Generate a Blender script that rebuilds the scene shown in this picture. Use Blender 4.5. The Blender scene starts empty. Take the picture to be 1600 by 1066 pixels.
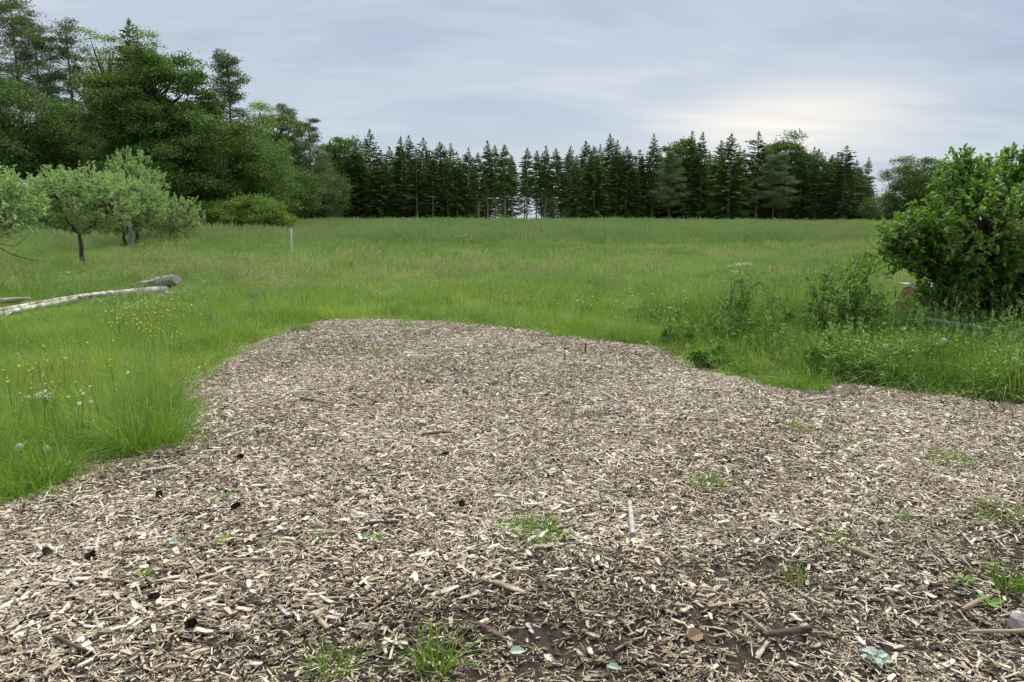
import bpy, math, random
import numpy as np
from mathutils import Vector

R = math.radians
rng = np.random.default_rng(7)
random.seed(7)
scene = bpy.context.scene
COL = scene.collection

# ------------------------------------------------------------------ camera
CAM_H, FPX, HORIZON = 1.6, 1155.0, 352.0
PITCH = math.atan((533 - HORIZON) / FPX)
cam_d = bpy.data.cameras.new('camera')
cam_d.sensor_width = 36.0
cam_d.lens = 36.0 * FPX / 1600.0
cam_d.clip_start, cam_d.clip_end = 0.05, 12000
cam = bpy.data.objects.new('camera', cam_d)
COL.objects.link(cam)
cam.location = (0, 0, CAM_H)
cam.rotation_euler = (math.pi / 2 - PITCH, 0, 0)
scene.camera = cam

# ------------------------------------------------------------------ sky and sun
SUN_EL, SUN_AZ = 56.0, 22.0
world = bpy.data.worlds.new('World')
scene.world = world
world.use_nodes = True


def build_world():
    nt = world.node_tree
    N, L = nt.nodes, nt.links
    N.clear()
    out = N.new('ShaderNodeOutputWorld')
    bg = N.new('ShaderNodeBackground')
    bg.inputs['Strength'].default_value = 0.05
    sky = N.new('ShaderNodeTexSky')
    sky.sky_type = 'NISHITA'
    sky.sun_disc = False
    sky.sun_elevation = R(SUN_EL)
    sky.sun_rotation = R(SUN_AZ)
    tc = N.new('ShaderNodeTexCoord')
    sep = N.new('ShaderNodeSeparateXYZ')
    L.new(tc.outputs['Generated'], sep.inputs[0])

    def math_(op, a, b=None, clamp=False):
        m = N.new('ShaderNodeMath')
        m.operation = op
        m.use_clamp = clamp
        for i, v in enumerate((a, b)):
            if v is None:
                continue
            if isinstance(v, (int, float)):
                m.inputs[i].default_value = v
            else:
                L.new(v, m.inputs[i])
        return m.outputs[0]
    # a flat deck of stratus: direction projected on a plane overhead
    zz = math_('ADD', math_('ABSOLUTE', sep.outputs['Z']), 0.16)
    px = math_('DIVIDE', sep.outputs['X'], zz)
    py = math_('DIVIDE', sep.outputs['Y'], zz)
    comb = N.new('ShaderNodeCombineXYZ')
    L.new(px, comb.inputs[0])
    L.new(py, comb.inputs[1])

    def noise(scale, detail, rough, sx=1.0, sy=1.0, off=0.0):
        mp = N.new('ShaderNodeMapping')
        mp.inputs['Scale'].default_value = (sx, sy, 1)
        mp.inputs['Location'].default_value = (off, off * 0.7, off * 0.3)
        mp.inputs['Rotation'].default_value = (0, 0, R(-14))
        L.new(comb.outputs[0], mp.inputs['Vector'])
        t = N.new('ShaderNodeTexNoise')
        t.inputs['Scale'].default_value = scale
        t.inputs['Detail'].default_value = detail
        t.inputs['Roughness'].default_value = rough
        t.inputs['Distortion'].default_value = 0.35
        L.new(mp.outputs[0], t.inputs['Vector'])
        return t.outputs['Fac']

    def ramp(fac, stops):
        r = N.new('ShaderNodeValToRGB')
        r.color_ramp.interpolation = 'EASE'
        e = r.color_ramp.elements
        while len(e) < len(stops):
            e.new(0.5)
        for el, (p, c) in zip(e, stops):
            el.position = p
            el.color = (*c, 1)
        L.new(fac, r.inputs[0])
        return r.outputs['Color']

    def mix(fac, a, b, mode='MIX'):
        m = N.new('ShaderNodeMix')
        m.data_type = 'RGBA'
        m.blend_type = mode
        for sock, v in ((m.inputs['Factor'], fac), (m.inputs[6], a), (m.inputs[7], b)):
            if isinstance(v, (int, float)):
                sock.default_value = v
            elif isinstance(v, tuple):
                sock.default_value = (*v, 1)
            else:
                L.new(v, sock)
        return m.outputs[2]
    n1 = noise(0.55, 6, 0.52, 0.8, 1.25, 3.1)
    n2 = noise(1.8, 8, 0.58, 0.6, 1.4, 8.4)
    nn = math_('ADD', math_('MULTIPLY', n1, 0.5), math_('MULTIPLY', n2, 0.5))
    deck = ramp(nn, [(0.34, (2.46, 2.96, 3.78)), (0.45, (2.92, 3.44, 4.18)), (0.54, (3.45, 3.90, 4.52)), (0.66, (4.25, 4.55, 4.92))])
    # the deck is thinner and paler far away, near the horizon
    low = N.new('ShaderNodeMapRange')
    low.interpolation_type = 'SMOOTHSTEP'
    low.inputs['From Min'].default_value = 0.30
    low.inputs['From Max'].default_value = 0.02
    L.new(sep.outputs['Z'], low.inputs['Value'])
    deck = mix(math_('MULTIPLY', low.outputs[0], 0.38), deck, (4.30, 4.70, 5.05))
    # warm break in the cloud low over the far wood, on the sun's side
    gd = Vector((math.sin(R(20)) * math.cos(R(7.2)), math.cos(R(20)) * math.cos(R(7.2)), math.sin(R(7.2))))
    dv = N.new('ShaderNodeVectorMath')
    dv.operation = 'SUBTRACT'
    L.new(tc.outputs['Generated'], dv.inputs[0])
    dv.inputs[1].default_value = gd
    dm = N.new('ShaderNodeVectorMath')
    dm.operation = 'MULTIPLY'
    L.new(dv.outputs[0], dm.inputs[0])
    dm.inputs[1].default_value = (5.0, 5.0, 17.0)
    dl = N.new('ShaderNodeVectorMath')
    dl.operation = 'LENGTH'
    L.new(dm.outputs[0], dl.inputs[0])
    gr = N.new('ShaderNodeMapRange')
    gr.interpolation_type = 'SMOOTHSTEP'
    gr.inputs['From Min'].default_value = 1.15
    gr.inputs['From Max'].default_value = 0.0
    L.new(dl.outputs['Value'], gr.inputs['Value'])
    brk = math_('MULTIPLY', gr.outputs[0], math_('ADD', math_('MULTIPLY', n2, 1.5), -0.05, True), True)
    deck = mix(brk, deck, (6.7, 6.2, 5.5))
    col = mix(0.94, sky.outputs['Color'], deck)
    L.new(col, bg.inputs['Color'])
    L.new(bg.outputs[0], out.inputs['Surface'])


build_world()
sun_d = bpy.data.lights.new('sun', 'SUN')
sun_d.energy = 1.5
sun_d.angle = R(55)
sun_d.color = (1.0, 0.95, 0.88)
sun = bpy.data.objects.new('sun', sun_d)
COL.objects.link(sun)
sd = Vector((math.sin(R(SUN_AZ)) * math.cos(R(SUN_EL)), math.cos(R(SUN_AZ)) * math.cos(R(SUN_EL)), math.sin(R(SUN_EL))))
sun.rotation_euler = sd.to_track_quat('Z', 'Y').to_euler()

vs = scene.view_settings
vs.view_transform = 'Standard'
vs.look = 'None'
vs.exposure = 1.66
vs.gamma = 1.0
vs.use_curve_mapping = False
scene.cycles.max_bounces = 5
scene.cycles.diffuse_bounces = 2
scene.cycles.glossy_bounces = 2
scene.cycles.transmission_bounces = 4
scene.cycles.use_denoising = True
scene.cycles.denoising_prefilter = 'ACCURATE'
scene.cycles.adaptive_threshold = 0.015
scene.cycles.debug_use_spatial_splits = True

# ------------------------------------------------------------------ terrain maths


def sstep(a, b, x):
    t = np.clip((x - a) / (b - a), 0, 1)
    return t * t * (3 - 2 * t)


def wob(x, y, s, seed=0.0):
    return (np.sin(x * s + 1.3 + seed) * np.cos(y * s * 0.83 + 0.7 * seed) +
            0.6 * np.sin(x * s * 1.9 - y * s * 1.1 + 2.1 * seed) +
            0.4 * np.cos(y * s * 2.7 + x * s * 0.6 - seed)) / 2.0


def ground(x, y):
    x = np.asarray(x, float)
    y = np.asarray(y, float)
    rise = 1.75 * sstep(10, 118, y) * (1 - 0.22 * sstep(8, 62, x))
    fall = -0.010 * np.clip(y - 122, 0, 400)
    far = sstep(12, 22, y) * (1 - sstep(95, 125, y))
    bump = far * (0.05 * wob(x, y, 0.55) + 0.06 * wob(x, y, 0.19, 2.0))
    near = 1 - sstep(9, 14, y)
    bump = bump + near * (0.018 * wob(x, y, 1.7, 1.0) + 0.012 * wob(x, y, 4.3, 3.0))
    lip = 3.05 + 0.22 * wob(x, y * 0.3, 1.1, 5.0) + 0.12 * np.clip(x, -3, 3)
    drop = -0.10 * (1 - sstep(lip - 0.55, lip, y)) * sstep(-2.4, 0.6, x)
    dx, dy = x - 1.22, y - 3.15
    hollow = -0.07 * np.exp(-(dx * dx / 0.10 + dy * dy / 0.03))
    return rise + fall + bump + drop + hollow


CT, ST = math.cos(PITCH), math.sin(PITCH)


def ray(u, v):
    a, b = (u - 800) / FPX, (533 - v) / FPX
    return np.array([a, CT + b * ST, -ST + b * CT])


def gp(u, v):
    """pixel of the photograph -> point where that sight line meets the ground"""
    d = ray(u, v)
    ts = np.geomspace(1.5, 400, 1400)
    hit = ts * d[2] + CAM_H <= ground(ts * d[0], ts * d[1])
    t = ts[np.argmax(hit)] if hit.any() else 400.0
    lo, hi = t / 1.0042, t
    for _ in range(14):
        m = (lo + hi) / 2
        p = d * m
        if p[2] + CAM_H <= ground(p[0], p[1]):
            hi = m
        else:
            lo = m
    p = d * hi
    return np.array([p[0], p[1], float(ground(p[0], p[1]))])


def at_depth(u, y):
    """ground point at depth y below the pixel column u (column taken near the horizon)"""
    d = ray(u, HORIZON)
    x = d[0] / d[1] * y
    return np.array([x, y, float(ground(x, y))])


def top_z(v, y):
    d = ray(800, v)
    return CAM_H + d[2] / d[1] * y


# ------------------------------------------------------------------ mesh helpers
class Acc:
    def __init__(self):
        self.V, self.F, self.M, self.T, self.C, self.n = [], [], [], [], [], 0

    def add(self, V, F, mat=0, tint=0.5, co=None):
        V = np.asarray(V, float).reshape(-1, 3)
        F = np.asarray(F, np.int64)
        if len(V) == 0 or len(F) == 0:
            return
        self.V.append(V)
        self.F.append(F + self.n)
        self.M.append(np.full(len(F), mat))
        self.T.append(np.broadcast_to(np.asarray(tint, float), (len(V),)))
        self.C.append(V if co is None else np.asarray(co, float).reshape(-1, 3))
        self.n += len(V)

    def mesh(self, name, mats, smooth=False, coord=False):
        me = bpy.data.meshes.new(name)
        V = np.concatenate(self.V)
        me.vertices.add(len(V))
        me.vertices.foreach_set('co', V.astype(np.float32).ravel())
        sizes = np.concatenate([np.full(len(f), f.shape[1]) for f in self.F])
        loops = np.concatenate([f.ravel() for f in self.F])
        me.loops.add(len(loops))
        me.loops.foreach_set('vertex_index', loops.astype(np.int32))
        me.polygons.add(len(sizes))
        st = np.concatenate([[0], np.cumsum(sizes)[:-1]])
        me.polygons.foreach_set('loop_start', st.astype(np.int32))
        me.polygons.foreach_set('material_index', np.concatenate(self.M).astype(np.int32))
        me.polygons.foreach_set('use_smooth', np.full(len(sizes), smooth))
        me.update(calc_edges=True)
        a = me.attributes.new('tint', 'FLOAT', 'POINT')
        a.data.foreach_set('value', np.concatenate(self.T).astype(np.float32))
        if coord:
            a = me.attributes.new('gcoord', 'FLOAT_VECTOR', 'POINT')
            a.data.foreach_set('vector', np.concatenate(self.C).astype(np.float32).ravel())
        for m in (mats if isinstance(mats, (list, tuple)) else [mats]):
            me.materials.append(m)
        return me


def link(name, me, parent=None, loc=None, rot=None, scale=None, kind=None, label=None, cat=None, group=None):
    o = bpy.data.objects.new(name, me)
    COL.objects.link(o)
    if parent is not None:
        o.parent = parent
    if loc is not None:
        o.location = loc
    if rot is not None:
        o.rotation_euler = rot
    if scale is not None:
        o.scale = scale if hasattr(scale, '__len__') else (scale,) * 3
    for k, v in (('kind', kind), ('label', label), ('category', cat), ('group', group)):
        if v:
            o[k] = v
    return o


def unit(v):
    v = np.asarray(v, float)
    return v / np.maximum(np.linalg.norm(v, axis=-1, keepdims=True), 1e-9)


def tube(acc, P, rad, sides=6, mat=0, tint=0.5, cap=True):
    P = np.asarray(P, float)
    n = len(P)
    rad = np.broadcast_to(np.asarray(rad, float), (n,))
    T = unit(np.gradient(P, axis=0))
    ref = np.array([0.13, 0.21, 0.97]) if abs(T[:, 2]).mean() < 0.8 else np.array([0.95, 0.2, 0.1])
    A = unit(np.cross(T, ref))
    B = np.cross(T, A)
    ang = np.linspace(0, 2 * math.pi, sides, endpoint=False)
    V = (P[:, None, :] + rad[:, None, None] * (np.cos(ang)[None, :, None] * A[:, None, :] + np.sin(ang)[None, :, None] * B[:, None, :]))
    V = V.reshape(-1, 3)
    i = np.arange(n - 1)[:, None] * sides
    j = np.arange(sides)[None, :]
    k = (j + 1) % sides
    F = np.stack([i + j, i + k, i + sides + k, i + sides + j], -1).reshape(-1, 4)
    acc.add(V, F, mat, tint)
    if cap:
        m = acc.n - len(V)
        c0 = np.arange(sides)[::-1]
        for off in (0, (n - 1) * sides):
            ring = V[off:off + sides]
            cV = np.vstack([ring, ring.mean(0, keepdims=True)])
            tri = np.stack([np.arange(sides), (np.arange(sides) + 1) % sides, np.full(sides, sides)], -1)
            acc.add(cV, tri if off else tri[:, ::-1], mat, tint)


def bez(a, b, c, n):
    t = np.linspace(0, 1, n)[:, None]
    return (1 - t) ** 2 * np.asarray(a) + 2 * t * (1 - t) * np.asarray(b) + t * t * np.asarray(c)


def rvec(n, g=None):
    g = g or rng
    v = g.normal(size=(n, 3))
    return unit(v)


def leaves(acc, P, D, Nn, Ln, W, mat=0, tint=None, fold=0.25):
    """leaf of two folded triangles: base, left, tip, right"""
    n = len(P)
    if n == 0:
        return
    D = unit(D)
    S = unit(np.cross(D, Nn))
    U = np.cross(S, D)
    Ln = np.broadcast_to(np.asarray(Ln, float), (n,))[:, None]
    W = np.broadcast_to(np.asarray(W, float), (n,))[:, None]
    m = P + D * Ln * 0.48
    V = np.stack([P, m + S * W * 0.5 + U * W * fold, P + D * Ln, m - S * W * 0.5 + U * W * fold], 1).reshape(-1, 3)
    i = np.arange(n)[:, None] * 4
    F = np.concatenate([i + np.array([[0, 2, 1]]), i + np.array([[0, 3, 2]])])
    if tint is None:
        tint = rng.random(n)
    acc.add(V, F, mat, np.repeat(np.broadcast_to(tint, (n,)), 4))


def big_leaves(acc, P, D, Nn, Ln, W, mat=0, tint=None):
    """broad pointed leaf: folded along the midrib, tip drooping"""
    n = len(P)
    D = unit(D)
    S = unit(np.cross(D, Nn))
    U = np.cross(S, D)
    Ln = np.broadcast_to(np.asarray(Ln, float), (n,))[:, None]
    W = np.broadcast_to(np.asarray(W, float), (n,))[:, None]

    def pt(a, s, u):
        return P + D * Ln * a + S * W * s + U * W * u
    V = np.stack([pt(0, 0, 0), pt(0.5, 0, -0.04), pt(1, 0, -0.28), pt(0.22, 0.40, 0.14), pt(0.6, 0.42, 0.10), pt(0.22, -0.40, 0.14), pt(0.6, -0.42, 0.10)], 1).reshape(-1, 3)
    i = np.arange(n)[:, None] * 7
    if tint is None:
        tint = rng.random(n)
    t = np.repeat(np.broadcast_to(tint, (n,)), 7)
    Fq = np.concatenate([i + np.array([[0, 1, 4, 3]]), i + np.array([[1, 0, 5, 6]])])
    Ft = np.concatenate([i + np.array([[1, 2, 4]]), i + np.array([[2, 1, 6]])])
    n0 = acc.n
    acc.add(V, Fq, mat, t)
    acc.F.append(Ft + n0)
    acc.M.append(np.full(len(Ft), mat))


# ------------------------------------------------------------------ materials
def new_mat(name):
    m = bpy.data.materials.new(name)
    m.use_nodes = True
    nt = m.node_tree
    nt.nodes.clear()
    return m, nt.nodes, nt.links


def cramp(N, L, fac, stops, interp='LINEAR'):
    r = N.new('ShaderNodeValToRGB')
    r.color_ramp.interpolation = interp
    e = r.color_ramp.elements
    while len(e) < len(stops):
        e.new(0.5)
    for el, (p, c) in zip(e, stops):
        el.position = p
        el.color = (*c, 1)
    L.new(fac, r.inputs[0])
    return r.outputs['Color']


def nmath(N, L, op, a, b=0.0, clamp=False):
    m = N.new('ShaderNodeMath')
    m.operation = op
    m.use_clamp = clamp
    for i, v in enumerate((a, b)):
        if isinstance(v, (int, float)):
            m.inputs[i].default_value = v
        else:
            L.new(v, m.inputs[i])
    return m.outputs[0]


def nmix(N, L, fac, a, b, mode='MIX'):
    m = N.new('ShaderNodeMix')
    m.data_type = 'RGBA'
    m.blend_type = mode
    for sock, v in ((m.inputs['Factor'], fac), (m.inputs[6], a), (m.inputs[7], b)):
        if isinstance(v, (int, float)):
            sock.default_value = v
        elif isinstance(v, tuple):
            sock.default_value = (*v, 1)
        else:
            L.new(v, sock)
    return m.outputs[2]


def nattr(N, name, typ='GEOMETRY'):
    a = N.new('ShaderNodeAttribute')
    a.attribute_type = typ
    a.attribute_name = name
    return a


def nnoise(N, L, vec, scale, detail=4, rough=0.55, sc=None):
    t = N.new('ShaderNodeTexNoise')
    t.inputs['Scale'].default_value = scale
    t.inputs['Detail'].default_value = detail
    t.inputs['Roughness'].default_value = rough
    if sc is not None:
        mp = N.new('ShaderNodeMapping')
        mp.inputs['Scale'].default_value = sc
        L.new(vec, mp.inputs['Vector'])
        vec = mp.outputs[0]
    if vec is not None:
        L.new(vec, t.inputs['Vector'])
    return t.outputs['Fac']


def leaf_mat(name, stops, trans=0.30, rough=0.55, inst=False, patch=None, back=None, spec=0.3):
    """foliage: colour by per-leaf tint (and per-instance tint), light passing through"""
    m, N, L = new_mat(name)
    out = N.new('ShaderNodeOutputMaterial')
    t = nattr(N, 'tint').outputs['Fac']
    if inst:
        ti = nattr(N, 'itint', 'INSTANCER').outputs['Fac']
        t = nmath(N, L, 'ADD', nmath(N, L, 'MULTIPLY', t, 0.45), nmath(N, L, 'MULTIPLY', ti, 0.55))
    col = cramp(N, L, t, stops)
    geo = N.new('ShaderNodeNewGeometry')
    if patch:
        scale, pc, amount = patch
        f = nnoise(N, L, geo.outputs['Position'], scale, 3, 0.5)
        f = nmath(N, L, 'MULTIPLY', nmath(N, L, 'MULTIPLY', nmath(N, L, 'ADD', f, -0.42), 4.5, True), amount)
        col = nmix(N, L, f, col, pc)
    if back:
        col = nmix(N, L, geo.outputs['Backfacing'], col, nmix(N, L, 0.6, col, back))
    p = N.new('ShaderNodeBsdfPrincipled')
    p.inputs['Roughness'].default_value = rough
    p.inputs['Specular IOR Level'].default_value = spec
    L.new(col, p.inputs['Base Color'])
    tr = N.new('ShaderNodeBsdfTranslucent')
    tcol = nmix(N, L, 1.0, col, (1.0, 1.05, 0.55), 'MULTIPLY')
    L.new(tcol, tr.inputs['Color'])
    mx = N.new('ShaderNodeMixShader')
    mx.inputs[0].default_value = trans
    L.new(p.outputs[0], mx.inputs[1])
    L.new(tr.outputs[0], mx.inputs[2])
    L.new(mx.outputs[0], out.inputs['Surface'])
    return m


def solid_mat(name, c1, c2, scale=8.0, rough=0.8, sc=None, bump=0.0, detail=5, obj=True, lo=0.35, hi=0.65, extra=None, spec=0.3):
    m, N, L = new_mat(name)
    out = N.new('ShaderNodeOutputMaterial')
    tc = N.new('ShaderNodeTexCoord')
    vec = tc.outputs['Object'] if obj else N.new('ShaderNodeNewGeometry').outputs['Position']
    f = nnoise(N, L, vec, scale, detail, 0.6, sc)
    col = cramp(N, L, f, [(lo, c1), (hi, c2)])
    if extra:
        s2, c3, a = extra
        g = nnoise(N, L, vec, s2, 3, 0.6)
        col = nmix(N, L, nmath(N, L, 'MULTIPLY', nmath(N, L, 'MULTIPLY', nmath(N, L, 'ADD', g, -0.5), 6, True), a), col, c3)
    p = N.new('ShaderNodeBsdfPrincipled')
    p.inputs['Roughness'].default_value = rough
    p.inputs['Specular IOR Level'].default_value = spec
    L.new(col, p.inputs['Base Color'])
    if bump:
        b = N.new('ShaderNodeBump')
        b.inputs['Strength'].default_value = bump
        b.inputs['Distance'].default_value = 0.02
        L.new(f, b.inputs['Height'])
        L.new(b.outputs[0], p.inputs['Normal'])
    L.new(p.outputs[0], out.inputs['Surface'])
    return m


def chip_mat(name, inst, fines=False):
    m, N, L = new_mat(name)
    out = N.new('ShaderNodeOutputMaterial')
    if inst:
        t = nattr(N, 'itint', 'INSTANCER').outputs['Fac']
        if fines:
            t = nmath(N, L, 'ADD', nattr(N, 'tint').outputs['Fac'], nmath(N, L, 'MULTIPLY', nmath(N, L, 'ADD', t, -0.5), 0.4))
    else:
        t = N.new('ShaderNodeObjectInfo').outputs['Color']
        s = N.new('ShaderNodeSeparateColor')
        L.new(t, s.inputs[0])
        t = s.outputs[0]
    g = nattr(N, 'gcoord').outputs['Vector']
    grain = nnoise(N, L, g, 160, 4, 0.6, (0.08, 1.0, 1.0))
    blot = nnoise(N, L, N.new('ShaderNodeNewGeometry').outputs['Position'], 38, 3, 0.6)
    t2 = nmath(N, L, 'ADD', t, nmath(N, L, 'MULTIPLY', nmath(N, L, 'ADD', grain, -0.5), 0.42))
    t2 = nmath(N, L, 'ADD', t2, nmath(N, L, 'MULTIPLY', nmath(N, L, 'ADD', blot, -0.5), 0.35))
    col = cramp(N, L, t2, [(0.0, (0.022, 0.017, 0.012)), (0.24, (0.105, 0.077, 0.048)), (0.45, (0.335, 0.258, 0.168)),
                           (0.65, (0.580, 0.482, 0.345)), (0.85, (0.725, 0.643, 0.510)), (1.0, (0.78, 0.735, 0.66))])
    p = N.new('ShaderNodeBsdfPrincipled')
    p.inputs['Roughness'].default_value = 0.72
    p.inputs['Specular IOR Level'].default_value = 0.3
    L.new(col, p.inputs['Base Color'])
    b = N.new('ShaderNodeBump')
    b.inputs['Strength'].default_value = 0.5
    b.inputs['Distance'].default_value = 0.002
    L.new(grain, b.inputs['Height'])
    L.new(b.outputs[0], p.inputs['Normal'])
    L.new(p.outputs[0], out.inputs['Surface'])
    return m


M = {}
M['chip_i'] = chip_mat('wood_chip_scatter', True)
M['chip_f'] = chip_mat('wood_fines', True, True)
M['chip_o'] = chip_mat('wood_chip', False)
M['soil'] = solid_mat('mulch_soil', (0.030, 0.026, 0.020), (0.105, 0.088, 0.066), 30, 0.95, None, 0.9, 8, False, 0.3, 0.72, (6, (0.055, 0.043, 0.032), 0.7))
M['earth'] = solid_mat('meadow_ground', (0.075, 0.105, 0.030), (0.15, 0.20, 0.055), 3.0, 0.95, None, 0.4, 8, False, 0.3, 0.7, (0.35, (0.10, 0.13, 0.045), 0.6))
G1 = [(0.0, (0.090, 0.175, 0.030)), (0.30, (0.235, 0.380, 0.060)), (0.65, (0.390, 0.520, 0.105)), (1.0, (0.62, 0.64, 0.30))]
M['grass'] = leaf_mat('grass_blade', G1, 0.32, 0.45, True, (0.55, (0.17, 0.29, 0.055), 0.6))
M['grass_rank'] = leaf_mat('rank_grass_blade', [(0.0, (0.060, 0.130, 0.022)), (0.35, (0.140, 0.260, 0.042)), (0.7, (0.245, 0.370, 0.070)), (1.0, (0.46, 0.50, 0.22))], 0.30, 0.45, True)
M['grass_mid'] = leaf_mat('grass_meadow', [(0.0, (0.085, 0.165, 0.038)), (0.3, (0.205, 0.345, 0.080)), (0.6, (0.345, 0.480, 0.125)), (0.85, (0.47, 0.56, 0.20)), (1.0, (0.60, 0.62, 0.33))], 0.30, 0.55, True, (0.16, (0.17, 0.29, 0.075), 0.7))
M['grass_far'] = leaf_mat('grass_far', [(0.0, (0.105, 0.190, 0.062)), (0.35, (0.215, 0.340, 0.118)), (0.65, (0.325, 0.450, 0.170)), (1.0, (0.50, 0.54, 0.28))], 0.28, 0.6, True, (0.07, (0.245, 0.345, 0.155), 0.65))
M['seed'] = leaf_mat('grass_seedhead', [(0.0, (0.22, 0.33, 0.12)), (1.0, (0.40, 0.46, 0.24))], 0.25, 0.7, True)
M['straw'] = leaf_mat('pale_seed_stalk', [(0.0, (0.36, 0.36, 0.19)), (1.0, (0.60, 0.54, 0.36))], 0.25, 0.7, True)
M['tuft'] = leaf_mat('tuft_blade', [(0.0, (0.090, 0.184, 0.018)), (0.5, (0.186, 0.345, 0.035)), (0.9, (0.288, 0.437, 0.061)), (1.0, (0.480, 0.483, 0.198))], 0.32, 0.4)
M['weed'] = leaf_mat('weed_leaf', [(0.0, (0.116, 0.224, 0.045)), (0.5, (0.205, 0.359, 0.077)), (1.0, (0.350, 0.504, 0.138))], 0.28, 0.5)
M['broad'] = leaf_mat('broadleaf_leaf', [(0.0, (0.063, 0.125, 0.029)), (0.5, (0.115, 0.206, 0.044)), (1.0, (0.190, 0.300, 0.068))], 0.30, 0.5)
M['dark_broad'] = leaf_mat('dark_broadleaf_leaf', [(0.0, (0.066, 0.125, 0.034)), (0.5, (0.114, 0.212, 0.047)), (1.0, (0.198, 0.312, 0.076))], 0.25, 0.55)
M['ash'] = leaf_mat('pale_broadleaf_leaf', [(0.0, (0.152, 0.236, 0.055)), (0.5, (0.239, 0.340, 0.081)), (1.0, (0.348, 0.454, 0.137))], 0.35, 0.5)
M['bush'] = leaf_mat('bush_leaf', [(0.0, (0.098, 0.180, 0.029)), (0.5, (0.176, 0.296, 0.048)), (1.0, (0.274, 0.395, 0.073))], 0.30, 0.5)
M['apple'] = leaf_mat('apple_leaf', [(0.0, (0.205, 0.357, 0.095)), (0.5, (0.347, 0.525, 0.184)), (1.0, (0.546, 0.683, 0.357))], 0.28, 0.5, back=(0.34, 0.40, 0.26))
M['shrub'] = leaf_mat('shrub_leaf', [(0.0, (0.092, 0.203, 0.026)), (0.5, (0.196, 0.368, 0.049)), (1.0, (0.329, 0.510, 0.084))], 0.32, 0.38, back=(0.14, 0.20, 0.07), spec=0.45)
M['spruce'] = leaf_mat('spruce_needle', [(0.0, (0.066, 0.119, 0.037)), (0.5, (0.116, 0.189, 0.056)), (1.0, (0.227, 0.315, 0.095))], 0.12, 0.6)
M['spruce_b'] = leaf_mat('spruce_needle_fresh', [(0.0, (0.090, 0.151, 0.042)), (0.5, (0.165, 0.260, 0.070)), (1.0, (0.310, 0.411, 0.115))], 0.12, 0.6)
M['pine'] = leaf_mat('pine_needle', [(0.0, (0.096, 0.145, 0.070)), (0.5, (0.170, 0.232, 0.108)), (1.0, (0.288, 0.357, 0.164))], 0.12, 0.6)
M['bark'] = solid_mat('grey_brown_bark', (0.055, 0.045, 0.036), (0.15, 0.125, 0.10), 9, 0.9, (1, 1, 0.25), 0.5)
M['bark_pine'] = solid_mat('pine_bark', (0.09, 0.055, 0.038), (0.21, 0.125, 0.08), 5, 0.9, (1, 1, 0.3), 0.4)
M['bark_spruce'] = solid_mat('spruce_bark', (0.24, 0.20, 0.165), (0.48, 0.41, 0.35), 6, 0.9, (1, 1, 0.3), 0.3)
M['bark_dark'] = solid_mat('dark_bark', (0.025, 0.021, 0.017), (0.075, 0.062, 0.05), 12, 0.9, (1, 1, 0.3), 0.4)
M['log'] = solid_mat('bleached_log', (0.30, 0.275, 0.22), (0.72, 0.69, 0.61), 7, 0.85, (0.5, 1, 1), 0.7, 7, True, 0.40, 0.62, (4, (0.15, 0.135, 0.10), 0.9))
M['log_rough'] = solid_mat('rough_log_bark', (0.20, 0.175, 0.13), (0.56, 0.51, 0.41), 11, 0.95, (0.6, 1, 1), 1.0, 8, True, 0.35, 0.62, (2.5, (0.18, 0.19, 0.10), 0.6))
M['sawn'] = solid_mat('sawn_wood', (0.24, 0.115, 0.048), (0.46, 0.26, 0.125), 14, 0.8)
M['sheet'] = solid_mat('white_sheet', (0.46, 0.48, 0.52), (0.62, 0.64, 0.67), 6, 0.5, lo=0.3, hi=0.6)
M['pipe'] = solid_mat('grey_pipe', (0.13, 0.155, 0.165), (0.24, 0.275, 0.285), 5, 0.5, (0.2, 1, 1))
M['post'] = solid_mat('pale_plastic', (0.50, 0.58, 0.66), (0.66, 0.73, 0.79), 4, 0.5)
M['wood_grey'] = solid_mat('weathered_post', (0.14, 0.145, 0.14), (0.33, 0.335, 0.32), 10, 0.9, (1, 1, 0.2))
M['stick_pale'] = solid_mat('bleached_stick', (0.26, 0.235, 0.20), (0.60, 0.57, 0.52), 16, 0.75, (0.15, 1, 1), 0.5)
M['stick_tan'] = solid_mat('tan_stick', (0.20, 0.15, 0.095), (0.48, 0.395, 0.28), 16, 0.75, (0.12, 1, 1), 0.5)
M['stick_brown'] = solid_mat('brown_stick', (0.055, 0.037, 0.027), (0.17, 0.12, 0.085), 16, 0.8, (0.15, 1, 1), 0.5)
M['cone'] = solid_mat('cone_scale', (0.030, 0.021, 0.015), (0.09, 0.062, 0.043), 30, 0.8)
M['dry_leaf'] = leaf_mat('dry_leaf', [(0.0, (0.16, 0.10, 0.05)), (1.0, (0.34, 0.24, 0.14))], 0.15, 0.6)
M['pale_leaf'] = leaf_mat('pale_green_leaf', [(0.0, (0.34, 0.46, 0.38)), (1.0, (0.50, 0.61, 0.54))], 0.15, 0.5)
M['stone'] = solid_mat('pale_stone', (0.40, 0.33, 0.33), (0.66, 0.62, 0.60), 9, 0.8, None, 0.4)
M['rust'] = solid_mat('rusty_peg', (0.10, 0.035, 0.018), (0.22, 0.085, 0.04), 20, 0.9)
M['yellow'] = leaf_mat('buttercup_petal', [(0.0, (0.70, 0.56, 0.02)), (1.0, (0.85, 0.74, 0.06))], 0.25, 0.4)
M['white'] = leaf_mat('white_petal', [(0.0, (0.66, 0.68, 0.60)), (1.0, (0.82, 0.83, 0.78))], 0.25, 0.6)
M['clock'] = leaf_mat('dandelion_seed', [(0.0, (0.55, 0.55, 0.54)), (1.0, (0.80, 0.80, 0.79))], 0.4, 0.8)
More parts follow.
